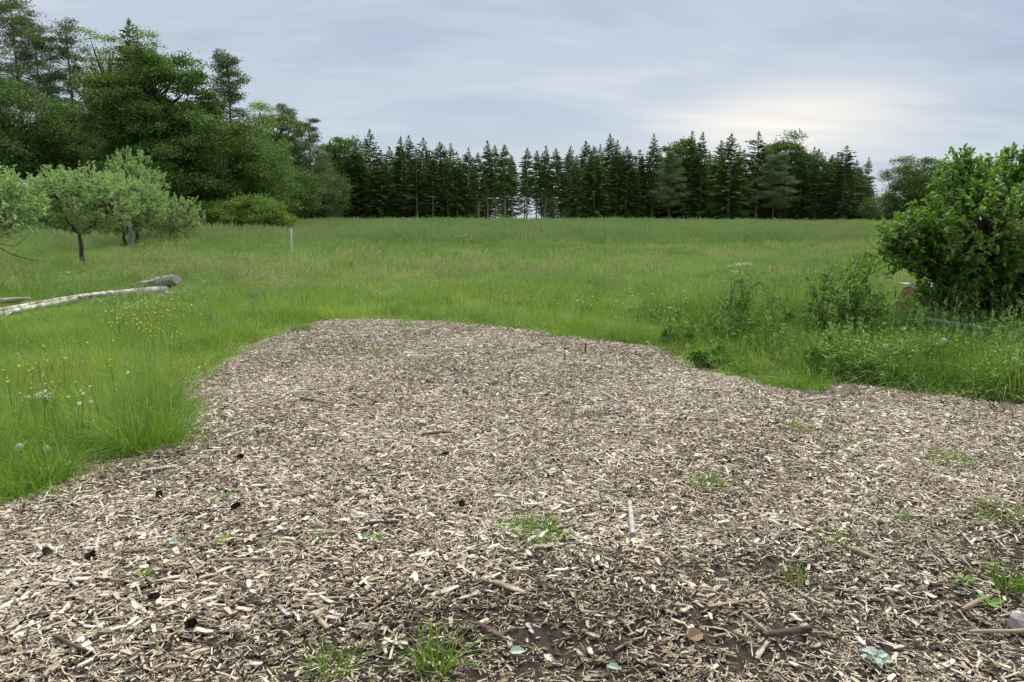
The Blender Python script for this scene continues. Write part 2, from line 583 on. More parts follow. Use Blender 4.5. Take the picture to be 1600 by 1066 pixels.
M['sage'] = leaf_mat('sage_flower', [(0.0, (0.20, 0.20, 0.34)), (1.0, (0.34, 0.32, 0.50))], 0.2, 0.6)
M['stem'] = leaf_mat('green_stem', [(0.0, (0.10, 0.17, 0.04)), (1.0, (0.20, 0.27, 0.08))], 0.2, 0.5)

# ------------------------------------------------------------------ wood chip bed outline (photograph -> ground)
EDGE = [(0, 785), (60, 764), (130, 728), (205, 702), (278, 692), (292, 655), (300, 602), (345, 563), (400, 535), (452, 512), (515, 501),
        (600, 499), (655, 502), (750, 507), (850, 519), (950, 534), (1050, 547), (1085, 572), (1150, 590), (1235, 606), (1320, 598),
        (1400, 609), (1500, 621), (1600, 633)]
poly = [gp(u, v)[:2] for u, v in EDGE]
r0, r1 = poly[-2], poly[-1]
poly = [np.array([-9.0, 2.2]), np.array([-5.2, 3.4])] + poly + [r1 + (r1 - r0) / np.linalg.norm(r1 - r0) * 6, np.array([12.0, -4.0]), np.array([-9.0, -4.0])]
POLY = np.array(poly)


def bed_sd(x, y, rough=True):
    """signed distance to the bed outline, negative inside, with a ragged edge"""
    x = np.asarray(x, float)
    y = np.asarray(y, float)
    best = np.full(x.shape, 1e9)
    inside = np.zeros(x.shape, bool)
    for i in range(len(POLY)):
        a, b = POLY[i], POLY[(i + 1) % len(POLY)]
        ex, ey = b - a
        wx, wy = x - a[0], y - a[1]
        t = np.clip((wx * ex + wy * ey) / (ex * ex + ey * ey), 0, 1)
        best = np.minimum(best, np.hypot(wx - t * ex, wy - t * ey))
        c = ((a[1] > y) != (b[1] > y))
        with np.errstate(divide='ignore', invalid='ignore'):
            xi = (b[0] - a[0]) * (y - a[1]) / (b[1] - a[1] if b[1] != a[1] else 1e-9) + a[0]
        inside ^= c & (x < xi)
    s = np.where(inside, -best, best)
    if rough:
        s = s + 0.14 * wob(x, y, 3.1, 1.0) + 0.09 * wob(x, y, 8.0, 4.0)
    return s


def bed_z(x, y):
    s = bed_sd(x, y, False)
    return ground(x, y) - 0.03 + 0.055 * sstep(0.10, -0.35, s)


def bare(x, y):
    """0..1: where the mulch is thin and dark soil shows (the near lip and the hollow)"""
    x = np.asarray(x, float)
    y = np.asarray(y, float)
    lip = 3.32 + 0.30 * wob(x, y * 0.4, 1.3, 5.0) + 0.30 * np.clip(x, -2, 3)
    a = 1 - sstep(lip - 0.7, lip + 0.15, y)
    h = 1.2 * np.exp(-(((x - 1.2) ** 2) / 0.24 + ((y - 3.2) ** 2) / 0.06))
    b = sstep(0.25, 0.6, wob(x, y, 2.3, 9.0)) * 0.35 * (1 - sstep(4, 7, y))
    return np.clip(np.maximum(np.maximum(a * (0.75 + 0.3 * wob(x, y, 3.1, 2.0)), h), b), 0, 1)


# ------------------------------------------------------------------ ground sheet and bed
def axis(lo, hi, n, k):
    t = np.linspace(-1, 1, n)
    s = np.sinh(k * t) / math.sinh(k)
    return np.where(s < 0, -s * lo, s * hi)


def grid_mesh(name, X, Y, zf, mat, cull=None):
    gx, gy = np.meshgrid(X, Y)
    V = np.stack([gx, gy, zf(gx, gy)], -1).reshape(-1, 3)
    nx = len(X)
    i = (np.arange(len(Y) - 1)[:, None] * nx + np.arange(nx - 1)[None, :]).ravel()
    F = np.stack([i, i + 1, i + nx + 1, i + nx], -1)
    if cull is not None:
        F = F[cull(V[F].mean(1))]
        used = np.unique(F)
        mp = np.full(len(V), -1)
        mp[used] = np.arange(len(used))
        V, F = V[used], mp[F]
    a = Acc()
    a.add(V, F)
    return a.mesh(name, mat, smooth=True)


link('ground', grid_mesh('ground', axis(-4000, 4000, 240, 8.2), axis(-60, 5000, 300, 8.0) + 3.0, lambda x, y: ground(x, y) - 0.012, M['earth']), kind='structure')
bed = link('wood_chip_bed', grid_mesh('wood_chip_bed', np.arange(-9, 12, 0.055), np.arange(-3.5, 13.5, 0.055),
                                      lambda x, y: bed_z(x, y) + 0.006 * wob(x, y, 31, 2.0) + 0.004 * wob(x, y, 67, 6.0), M['soil'],
                                      lambda c: bed_sd(c[:, 0], c[:, 1], False) < 0.16), kind='structure')

# ------------------------------------------------------------------ scatter by geometry nodes (for stuff only)
_src = {}


def sources(key, meshes):
    c = bpy.data.collections.new('sources_' + key)
    for i, me in enumerate(meshes):
        o = bpy.data.objects.new('%s_%02d' % (key, i), me)
        c.objects.link(o)
    return c


def scatter(name, coll, nvar, P, rot, scl, tint, label, cat, parent=None):
    me = bpy.data.meshes.new(name)
    n = len(P)
    me.vertices.add(n)
    me.vertices.foreach_set('co', np.asarray(P, np.float32).ravel())
    for an, ty, fld, val in (('irot', 'FLOAT_VECTOR', 'vector', rot), ('iscl', 'FLOAT_VECTOR', 'vector', scl), ('itint', 'FLOAT', 'value', tint)):
        a = me.attributes.new(an, ty, 'POINT')
        a.data.foreach_set(fld, np.asarray(val, np.float32).ravel())
    a = me.attributes.new('iidx', 'INT', 'POINT')
    a.data.foreach_set('value', rng.integers(0, nvar, n).astype(np.int32))
    ng = bpy.data.node_groups.new(name, 'GeometryNodeTree')
    ng.interface.new_socket('Geometry', in_out='INPUT', socket_type='NodeSocketGeometry')
    ng.interface.new_socket('Geometry', in_out='OUTPUT', socket_type='NodeSocketGeometry')
    N, L = ng.nodes, ng.links
    gi, go = N.new('NodeGroupInput'), N.new('NodeGroupOutput')
    m2p = N.new('GeometryNodeMeshToPoints')
    ci = N.new('GeometryNodeCollectionInfo')
    ci.inputs['Collection'].default_value = coll
    ci.inputs['Separate Children'].default_value = True
    ci.inputs['Reset Children'].default_value = True
    iop = N.new('GeometryNodeInstanceOnPoints')
    iop.inputs['Pick Instance'].default_value = True

    def at(nm, ty):
        x = N.new('GeometryNodeInputNamedAttribute')
        x.data_type = ty
        x.inputs['Name'].default_value = nm
        return x.outputs['Attribute']
    e2r = N.new('FunctionNodeEulerToRotation')
    L.new(at('irot', 'FLOAT_VECTOR'), e2r.inputs[0])
    L.new(gi.outputs[0], m2p.inputs['Mesh'])
    L.new(m2p.outputs[0], iop.inputs['Points'])
    L.new(ci.outputs[0], iop.inputs['Instance'])
    L.new(at('iidx', 'INT'), iop.inputs['Instance Index'])
    L.new(e2r.outputs[0], iop.inputs['Rotation'])
    L.new(at('iscl', 'FLOAT_VECTOR'), iop.inputs['Scale'])
    L.new(iop.outputs[0], go.inputs[0])
    o = link(name, me, parent=parent, kind='stuff', label=label, cat=cat if parent is None else None)
    mod = o.modifiers.new('scatter', 'NODES')
    mod.node_group = ng
    return o


# ------------------------------------------------------------------ wood chips
def chip_mesh(name, Ln, W, T, mat, bend=0.0, taper=0.4, seed=0):
    g = np.random.default_rng(seed)
    xs = np.array([-0.5, -0.16, 0.2, 0.5]) * Ln
    ws = np.array([g.uniform(taper, 1), 1, g.uniform(0.8, 1.05), g.uniform(taper * 0.6, 1)]) * W
    ts = np.array([g.uniform(0.4, 1), 1, 1, g.uniform(0.3, 0.9)]) * T
    V = []
    for x, w, t in zip(xs, ws, ts):
        z = bend * (1 - (2 * x / Ln) ** 2) * Ln
        y0 = g.normal(0, 0.06) * W
        for sy, sz in ((-1, -1), (1, -1), (1, 1), (-1, 1)):
            V.append((x + g.normal(0, 0.04) * Ln * 0.5, y0 + sy * w / 2 * g.uniform(0.8, 1.1), z + sz * t / 2 * g.uniform(0.7, 1.2)))
    F = [[0, 3, 2, 1]]
    for k in range(3):
        b = k * 4
        F += [[b + j, b + (j + 1) % 4, b + 4 + (j + 1) % 4, b + 4 + j] for j in range(4)]
    F += [[12, 13, 14, 15]]
    a = Acc()
    off = np.array([seed * 0.37, seed * 0.11, 0])
    a.add(V, F, co=np.array(V) + off)
    return a.mesh(name, mat, coord=True)


def chip_set(mat, pre):
    out = []
    for i in range(16):
        g = np.random.default_rng(100 + i)
        if i < 8:
            d = (g.uniform(0.030, 0.058), g.uniform(0.009, 0.019), g.uniform(0.003, 0.007))
        elif i < 12:
            d = (g.uniform(0.07, 0.125), g.uniform(0.004, 0.010), g.uniform(0.002, 0.005))
        elif i < 14:
            d = (g.uniform(0.030, 0.045), g.uniform(0.020, 0.030), g.uniform(0.003, 0.005))
        else:
            d = (g.uniform(0.018, 0.028), g.uniform(0.004, 0.008), g.uniform(0.002, 0.004))
        out.append(chip_mesh(pre + '_%d' % i, *d, mat, g.uniform(-0.05, 0.06), g.uniform(0.3, 0.8), 100 + i))
    return out


chips_i = chip_set(M['chip_i'], 'chip_source')
chips_o = chip_set(M['chip_o'], 'wood_chip')
chip_coll = sources('chip', chips_i)


def pick_tint(n, b):
    u = rng.random(n)
    t = np.where(u < 0.17, rng.uniform(0.02, 0.28, n), np.where(u < 0.36, rng.uniform(0.25, 0.52, n),
        np.where(u < 0.70, rng.uniform(0.48, 0.76, n), rng.uniform(0.74, 1.0, n))))
    return np.clip(t - 0.15 * b, 0, 1)


def chip_points(dens, x0, x1, y0, y1):
    n = int((x1 - x0) * (y1 - y0) * dens)
    x, y = rng.uniform(x0, x1, n), rng.uniform(y0, y1, n)
    # keep what the frame (with a step to either side) could see
    k = (np.abs(x) < y * 0.80 + 1.6)
    x, y = x[k], y[k]
    s = bed_sd(x, y)
    k = rng.random(len(x)) < sstep(0.34, -0.14, s)
    x, y = x[k], y[k]
    b = bare(x, y)
    k = rng.random(len(x)) > b * 0.78
    return x[k], y[k], b[k]


px_, py_, pb_ = [], [], []
for dens, y0, y1 in ((3000, 1.5, 4.6), (3300, 4.6, 7.5), (2700, 7.5, 13.2)):
    a, b, c = chip_points(dens, -8, 10, y0, y1)
    px_.append(a), py_.append(b), pb_.append(c)
cx, cy, cb = np.concatenate(px_), np.concatenate(py_), np.concatenate(pb_)
n = len(cx)
lay = rng.random(n)
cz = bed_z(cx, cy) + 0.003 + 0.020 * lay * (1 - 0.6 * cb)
tilt = np.where(rng.random(n) < 0.09, 0.45, 0.15)
crot = np.stack([rng.normal(0, 1, n) * tilt * 1.2, rng.normal(0, 1, n) * tilt * 0.8, rng.uniform(0, 6.283, n)], -1)
cs = np.minimum(np.exp(rng.normal(-0.30, 0.40, n)), 1.45) * (1 - 0.15 * cb)
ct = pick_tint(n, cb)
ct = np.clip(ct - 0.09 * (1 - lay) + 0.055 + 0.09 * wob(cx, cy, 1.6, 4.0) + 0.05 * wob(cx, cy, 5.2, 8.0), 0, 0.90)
big = np.argsort(-(cs / np.hypot(cx, cy)) * (lay > 0.75) * (np.abs(cx) < cy * 0.66) * (cy > 2.35))[:300]
rest = np.ones(n, bool)
rest[big] = False
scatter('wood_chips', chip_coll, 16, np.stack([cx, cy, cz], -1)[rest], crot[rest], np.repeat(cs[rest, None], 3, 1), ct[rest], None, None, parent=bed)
for j, i in enumerate(big):
    o = link('wood_chip', chips_o[(j * 7) % 14], parent=bed, loc=(cx[i], cy[i], cz[i] + 0.004), rot=tuple(crot[i] * np.array([0.6, 0.6, 1])), scale=float(cs[i]) * 1.05)
    o.color = (float(np.clip(ct[i] + 0.05, 0, 0.92)), 0, 0, 1)
# fines: mats of small shreds and crumbs between the chips
def fines_mesh(i):
    g = np.random.default_rng(160 + i)
    a = Acc()
    n = 26
    for _ in range(n):
        l, w, t = g.uniform(0.008, 0.034), g.uniform(0.0015, 0.0055), g.uniform(0.001, 0.0025)
        an, ti = g.uniform(0, 6.283), g.normal(0, 0.18)
        d = np.array([math.cos(an), math.sin(an), ti])
        sd_ = np.array([-math.sin(an), math.cos(an), g.normal(0, 0.25)])
        r = 0.075 * math.sqrt(g.random())
        b = g.uniform(0, 6.283)
        c = np.array([r * math.cos(b), r * math.sin(b), g.uniform(0.001, 0.010)])
        k = g.uniform(0.3, 1.0)
        V = [c - d * l / 2 - sd_ * w / 2 * k, c - d * l / 2 + sd_ * w / 2 * k, c + d * l / 2 + sd_ * w / 2, c + d * l / 2 - sd_ * w / 2]
        V = V + [v + np.array([0, 0, t]) for v in V]
        u = g.random()
        tt = g.uniform(0.05, 0.3) if u < 0.22 else (g.uniform(0.28, 0.58) if u < 0.55 else g.uniform(0.52, 0.92))
        a.add(V, [[4, 5, 6, 7], [0, 1, 5, 4], [1, 2, 6, 5], [2, 3, 7, 6], [3, 0, 4, 7]], 0, tt, np.array(V) + g.normal(size=3))
    return a.mesh('fines_source_%d' % i, M['chip_f'], coord=True)


nf = 46000
fx, fy = rng.uniform(-9, 10.5, nf), 1.6 + rng.random(nf) ** 1.1 * 10.8
k = (np.abs(fx) < fy * 0.80 + 0.8)
fx, fy = fx[k], fy[k]
fs_ = bed_sd(fx, fy)
k = (rng.random(len(fx)) < sstep(0.12, -0.10, fs_)) & (rng.random(len(fx)) > 0.12 * bare(fx, fy))
fx, fy = fx[k], fy[k]
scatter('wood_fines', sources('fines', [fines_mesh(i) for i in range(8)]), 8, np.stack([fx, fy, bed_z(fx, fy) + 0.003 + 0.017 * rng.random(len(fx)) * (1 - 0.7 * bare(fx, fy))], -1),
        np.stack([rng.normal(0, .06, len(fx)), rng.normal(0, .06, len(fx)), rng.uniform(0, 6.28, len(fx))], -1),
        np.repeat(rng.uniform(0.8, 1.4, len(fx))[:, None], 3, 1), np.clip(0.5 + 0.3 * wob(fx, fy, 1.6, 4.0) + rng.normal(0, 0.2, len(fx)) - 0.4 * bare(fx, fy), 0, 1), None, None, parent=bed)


# ------------------------------------------------------------------ grass
def blades(acc, n, rad, h0, h1, w, lean=0.35, mat=0, g=None, tint=(0, 1), segs=3, curl=0.5):
    g = g or rng
    a = g.uniform(0, 6.283, n)
    r = rad * np.sqrt(g.random(n))
    P = np.stack([r * np.cos(a), r * np.sin(a), np.full(n, -0.02)], -1)
    da = a + g.normal(0, 1.0, n)
    ln = np.abs(g.normal(0.0, lean, n)) + 0.06
    H = g.uniform(h0, h1, n)
    D = np.stack([np.cos(da) * ln, np.sin(da) * ln, np.ones(n)], -1)
    D = unit(D)
    out = np.stack([np.cos(da), np.sin(da), np.zeros(n)], -1)
    sa = g.uniform(0, 6.283, n)
    S = np.stack([np.cos(sa), np.sin(sa), np.zeros(n)], -1)
    W = w * g.uniform(0.7, 1.3, n)
    cu = curl * g.random(n) * ln / 0.35
    rows = []
    for k in range(segs):
        t = k / segs
        c = P + D * (H * t)[:, None] + out * (H * cu * t * t)[:, None] - np.array([0, 0, 1]) * (H * cu * 0.55 * t ** 3)[:, None]
        ww = (W * (1 - 0.55 * t) * 0.5)[:, None]
        rows += [c - S * ww, c + S * ww]
    t = 1.0
    rows.append(P + D * H[:, None] + out * (H * cu)[:, None] - np.array([0, 0, 1]) * (H * cu * 0.55)[:, None])
    m = len(rows)
    V = np.stack(rows, 1).reshape(-1, 3)
    i = np.arange(n)[:, None] * m
    tt = np.repeat(g.uniform(tint[0], tint[1], n), m)
    n0 = acc.n
    Ft = i + np.array([[m - 3, m - 2, m - 1]])
    acc.add(V, Ft, mat, tt)
    for k in range(segs - 1):
        b = 2 * k
        q = i + np.array([[b, b + 1, b + 3, b + 2]])
        acc.F.append(q + n0)
        acc.M.append(np.full(len(q), mat))


def seed_stalks(acc, n, rad, h0, h1, w, mat_stem, mat_head, g, hl=0.09):
    for _ in range(n):
        a, r = g.uniform(0, 6.283), rad * math.sqrt(g.random())
        b = np.array([r * math.cos(a), r * math.sin(a), 0])
        H = g.uniform(h0, h1)
        l = g.normal(0, 0.16, 2)
        P = bez(b, b + [0, 0, H * 0.6], b + [l[0] * H, l[1] * H, H], 4)
        sa = g.uniform(0, 6.283)
        S = np.array([math.cos(sa), math.sin(sa), 0]) * w / 2
        V = np.concatenate([P - S, P + S])
        acc.add(V, [[i, i + 1, i + 5, i + 4] for i in range(3)], mat_stem, g.random())
        nb = 7
        tt = g.uniform(0, 1, nb)
        base = P[-1][None] - np.array([[0, 0, 1]]) * (tt * hl)[:, None]
        dr = unit(np.stack([g.normal(0, .5, nb), g.normal(0, .5, nb), g.uniform(0.3, 1, nb)], -1))
        leaves(acc, base, dr, rvec(nb, g), hl * 0.45, w * 3.0, mat_head, g.uniform(0, 1, nb))


def clump_near(i):
    g = np.random.default_rng(200 + i)
    a = Acc()
    blades(a, 130, 0.24, 0.08, 0.28, 0.0052, 0.42, 0, g, (0, 0.85), 3, 0.8)
    blades(a, 16, 0.20, 0.24, 0.38, 0.0042, 0.30, 0, g, (0.3, 1.0), 3, 0.8)
    if i % 3 == 0:
        nl = 34
        P = np.stack([g.normal(0, .12, nl), g.normal(0, .12, nl), g.uniform(0.02, 0.08, nl)], -1)
        leaves(a, P, unit(np.stack([g.normal(0, 1, nl), g.normal(0, 1, nl), g.uniform(0.1, 0.8, nl)], -1)), rvec(nl, g) * 0.4 + [0, 0, 1], 0.05, 0.028, 0, g.uniform(0, 0.5, nl))
    if i % 4 == 1:
        seed_stalks(a, 2, 0.18, 0.32, 0.46, 0.0026, 0, 1, g, 0.07)
    return a.mesh('grass_source_%d' % i, [M['grass'], M['seed']])


def clump_mid(i):
    g = np.random.default_rng(300 + i)
    a = Acc()
    blades(a, 190, 0.55, 0.14, 0.40, 0.0100, 0.40, 0, g, (0, 0.9), 3, 0.7)
    if i % 2 == 0:
        seed_stalks(a, 7, 0.5, 0.36, 0.58, 0.005, 0, 1, g, 0.10)
    return a.mesh('meadow_source_%d' % i, [M['grass_mid'], M['seed']])


def clump_far(i):
    g = np.random.default_rng(400 + i)
    a = Acc()
    blades(a, 300, 1.40, 0.20, 0.50, 0.028, 0.36, 0, g, (0, 0.9), 2, 0.6)
    seed_stalks(a, 30, 1.3, 0.40, 0.62, 0.012, 0, 1, g, 0.14)
    return a.mesh('far_meadow_source_%d' % i, [M['grass_far'], M['seed']])


near_c = sources('grass', [clump_near(i) for i in range(12)])
mid_c = sources('meadow', [clump_mid(i) for i in range(8)])
far_c = sources('far_meadow', [clump_far(i) for i in range(6)])


def field(n, y0, y1, pw, side=0.80, pad=3.0):
    y = y0 + (y1 - y0) * rng.random(n) ** pw
    x = rng.uniform(-1, 1, n) * (y * side + pad)
    return x, y


def in_bed_mask(x, y, off=0.0):
    s = bed_sd(x, y)
    return rng.random(len(x)) < sstep(-0.18 + off, 0.34 + off, s)


LOGPTS = np.array([gp(u, v)[:2] for u, v in ((-40, 505), (0, 497), (60, 484), (110, 476), (150, 470), (200, 465), (255, 461), (285, 455), (240, 455), (305, 465))])


def low_at_log(x, y):
    d = np.min(np.hypot((x[:, None] - LOGPTS[None, :, 0]), (y[:, None] - LOGPTS[None, :, 1] + 0.35)), 1)
    q = np.array([gp(456, 404)[:2], gp(130, 418)[:2]])
    e = np.min(np.hypot(x[:, None] - q[None, :, 0], y[:, None] - q[None, :, 1] + 0.6), 1)
    return (0.45 + 0.55 * sstep(0.5, 1.6, d)) * (0.55 + 0.45 * sstep(0.5, 1.8, e))


def grow(name, coll, nv, x, y, smin, smax, label, tsh=0.0, hmul=None):
    n = len(x)
    sc = rng.uniform(smin, smax, n)
    hz = sc * (1 + 0.34 * wob(x, y, 0.9, 3.0) + 0.3 * wob(x, y, 3.1, 7.0)) * np.exp(rng.normal(0, 0.30, n))
    if hmul is not None:
        hz = hz * hmul
    hz = np.clip(hz, 0.35 * sc, 1.5 * sc) * low_at_log(x, y)
    t = np.clip(0.5 + 0.24 * wob(x * 0.35, y, 0.17, 6.0) * sstep(10, 25, y) + 0.26 * wob(x, y, 0.45, 1.0) + 0.22 * wob(x, y, 2.1, 5.0) + 0.12 * wob(x, y, 5.5, 2.0) + rng.normal(0, 0.27, n) + tsh, 0, 1)
    return scatter(name, coll, nv, np.stack([x, y, ground(x, y) - 0.012], -1), np.stack([rng.normal(0, .08, n), rng.normal(0, .08, n), rng.uniform(0, 6.283, n)], -1),
                   np.stack([sc, sc, hz], -1), t, label, 'grass')


x, y = field(11500, 2.6, 17.5, 0.80, 0.78, 1.5)
k = in_bed_mask(x, y, 0.03) & (x > -15) & (x < 15)
x, y = x[k], y[k]
lush = 0.82 + 0.28 * ((x > 2.2) & (y < 13)) * sstep(0.1, 0.8, bed_sd(x, y, False)) - 0.50 * sstep(0.30, -0.15, bed_sd(x, y))
grow('near_grass', near_c, 12, x, y, 0.75, 1.2, 'short fresh green grass around the wood chip bed', 0.02, lush)
def fringe_mesh(i):
    g = np.random.default_rng(430 + i)
    a = Acc()
    blades(a, 14, 0.05, 0.04, 0.17, 0.0045, 0.55, 0, g, (0, 1.0), 3, 0.9)
    if i % 2:
        nl = 5
        leaves(a, g.normal(size=(nl, 3)) * [0.02, 0.02, 0] + [0, 0, 0.01], g.normal(size=(nl, 3)) * [1, 1, 0] + [0, 0, 0.35], np.tile([0, 0, 1.0], (nl, 1)), 0.045, 0.018, 0, g.uniform(0, .5, nl))
    return a.mesh('fringe_source_%d' % i, [M['grass'], M['seed']])


x, y = rng.uniform(-8, 9, 60000), rng.uniform(2.4, 13.5, 60000)
k = np.abs(x) < y * 0.8 + 1.5
x, y = x[k], y[k]
sdv_ = bed_sd(x, y)
k = (sdv_ > -0.75) & (sdv_ < 0.45) & (rng.random(len(x)) < 0.55 * sstep(-0.75, 0.15, sdv_) ** 2.2 * (0.35 + 0.65 * (wob(x, y, 2.6, 6.0) > 0.0)))
grow('edge_grass', sources('fringe', [fringe_mesh(i) for i in range(6)]), 6, x[k], y[k], 0.7, 1.5, 'thin grass creeping from the turf onto the wood chips', 0.05)
x, y = field(11500, 15.5, 48, 1.0, 0.80, 3)
k = bed_sd(x, y) > 0.1
x, y = x[k], y[k]
grow('meadow_grass', mid_c, 8, x, y, 0.75, 1.2, 'tall green meadow grass in the middle of the field', 0.0, 0.62 + 0.12 * sstep(15, 40, y))
x, y = field(11000, 44, 128, 1.15, 0.80, 6)
k = ~((x < -28) & (y > 74))
grow('far_grass', far_c, 6, x[k], y[k], 0.8, 1.25, 'pale seeding grass on the far rise of the meadow', 0.0)


# darker tussocks standing in the meadow, and small flowers nobody could count
def tussock(i):
    g = np.random.default_rng(470 + i)
    a = Acc()
    blades(a, 90, 0.16, 0.18, 0.44, 0.011, 0.45, 0, g, (0, 0.7), 3, 0.9)
    return a.mesh('tussock_source_%d' % i, [M['grass_mid'], M['seed']])


x, y = field(3600, 9, 70, 1.25, 0.80, 3)
k = (bed_sd(x, y) > 0.25) & (wob(x, y, 0.6, 2.5) + 0.5 * wob(x, y, 0.23, 8.0) > 0.12)
grow('meadow_tussocks', sources('tussock', [tussock(i) for i in range(5)]), 5, x[k], y[k], 0.7, 1.3, 'darker tussocks of grass standing in the meadow', -0.30, sstep(8, 18, y[k]) * 0.4 + 0.5)


def stalk_mesh(i):
    g = np.random.default_rng(485 + i)
    a = Acc()
    seed_stalks(a, 22, 0.45, 0.26, 0.46, 0.0055, 0, 1, g, 0.12)
    return a.mesh('stalk_source_%d' % i, [M['grass_mid'], M['straw']])


x, y = field(6500, 14, 115, 1.1, 0.80, 3)
k = (bed_sd(x, y) > 0.6) & (wob(x * 0.5, y, 0.33, 4.5) + 0.5 * wob(x, y, 0.8, 6.5) + rng.normal(0, 0.3, len(x)) > 0.25)
grow('seeding_grass', sources('stalks', [stalk_mesh(i) for i in range(5)]), 5, x[k], y[k], 0.8, 1.2, 'drifts of pale seeding stalks over the meadow', 0.1)


def small_flower(i):
    g = np.random.default_rng(490 + i)
    a = Acc()
    for _ in range(5):
        b = np.array([g.normal(0, .12), g.normal(0, .12), 0])
        h = g.uniform(0.26, 0.40)
        e = b + [g.normal(0, .02), g.normal(0, .02), h]
        tube(a, [b, e], 0.0012, 3, 0, cap=False)
        n = 6
        leaves(a, np.tile(e, (n, 1)), g.normal(size=(n, 3)) * [1, 1, 0.3] + [0, 0, 0.35], np.tile([0, -0.3, 1.0], (n, 1)), 0.0085, 0.008, 1 if i % 2 else 2, g.random(n))
    return a.mesh('small_flower_source_%d' % i, [M['stem'], M['yellow'], M['white']])


x, y = field(2300, 4, 26, 0.9, 0.78, 1.5)
k = (bed_sd(x, y) > 0.2) & (rng.random(len(x)) < sstep(-0.25, 0.7, wob(x, y, 0.5, 1.5) + 0.35 * wob(x, y, 1.7, 3.5)))
x, y = x[k], y[k]
n = len(x)
scatter('meadow_flowers', sources('small_flower', [small_flower(i) for i in range(4)]), 4, np.stack([x, y, ground(x, y)], -1), np.stack([np.zeros(n), np.zeros(n), rng.uniform(0, 6.28, n)], -1),
        np.repeat(rng.uniform(0.8, 1.15, n)[:, None], 3, 1), rng.random(n), 'tiny yellow and white flowers sprinkled through the near meadow', 'flowers')


# ------------------------------------------------------------------ trees
def thing(name, loc, label, cat, group=None, rz=0.0, scale=None):
    return link(name, None, loc=tuple(float(c) for c in loc), rot=(0, 0, rz), scale=scale, label=label, cat=cat, group=group)


def pad(acc, c, sx, sy, sz, n, ll, lw, mat, g, axis_out=None, tint=(0, 1), droop=0.15):
    """a flattish spray of leaves around c"""
    q = g.normal(size=(n, 3)) * np.array([sx, sy, sz]) * 0.62
    q[:, 2] -= droop * np.hypot(q[:, 0], q[:, 1])
    P = c + q
    D = unit(q * np.array([1, 1, 0.4]) + g.normal(size=(n, 3)) * 0.5 * max(sx, sz) + [0, 0, -0.15 * sx])
    Nn = unit(np.array([0, 0, 0.8]) + g.normal(size=(n, 3)) * 0.75)
    leaves(acc, P, D, Nn, ll * g.uniform(0.7, 1.3, n), lw * g.uniform(0.7, 1.3, n), mat, g.uniform(tint[0], tint[1], n))


def trunk_path(h, g, wig=0.02, n=9):
    z = np.linspace(-0.15, h, n)
    off = np.cumsum(g.normal(0, wig * h / n, (n, 2)), 0)
    off -= off[1]
    off[0] = off[1]
    return np.column_stack([off, z])


def on_path(P, z):
    return np.array([np.interp(z, P[:, 2], P[:, 0]), np.interp(z, P[:, 2], P[:, 1]), z])


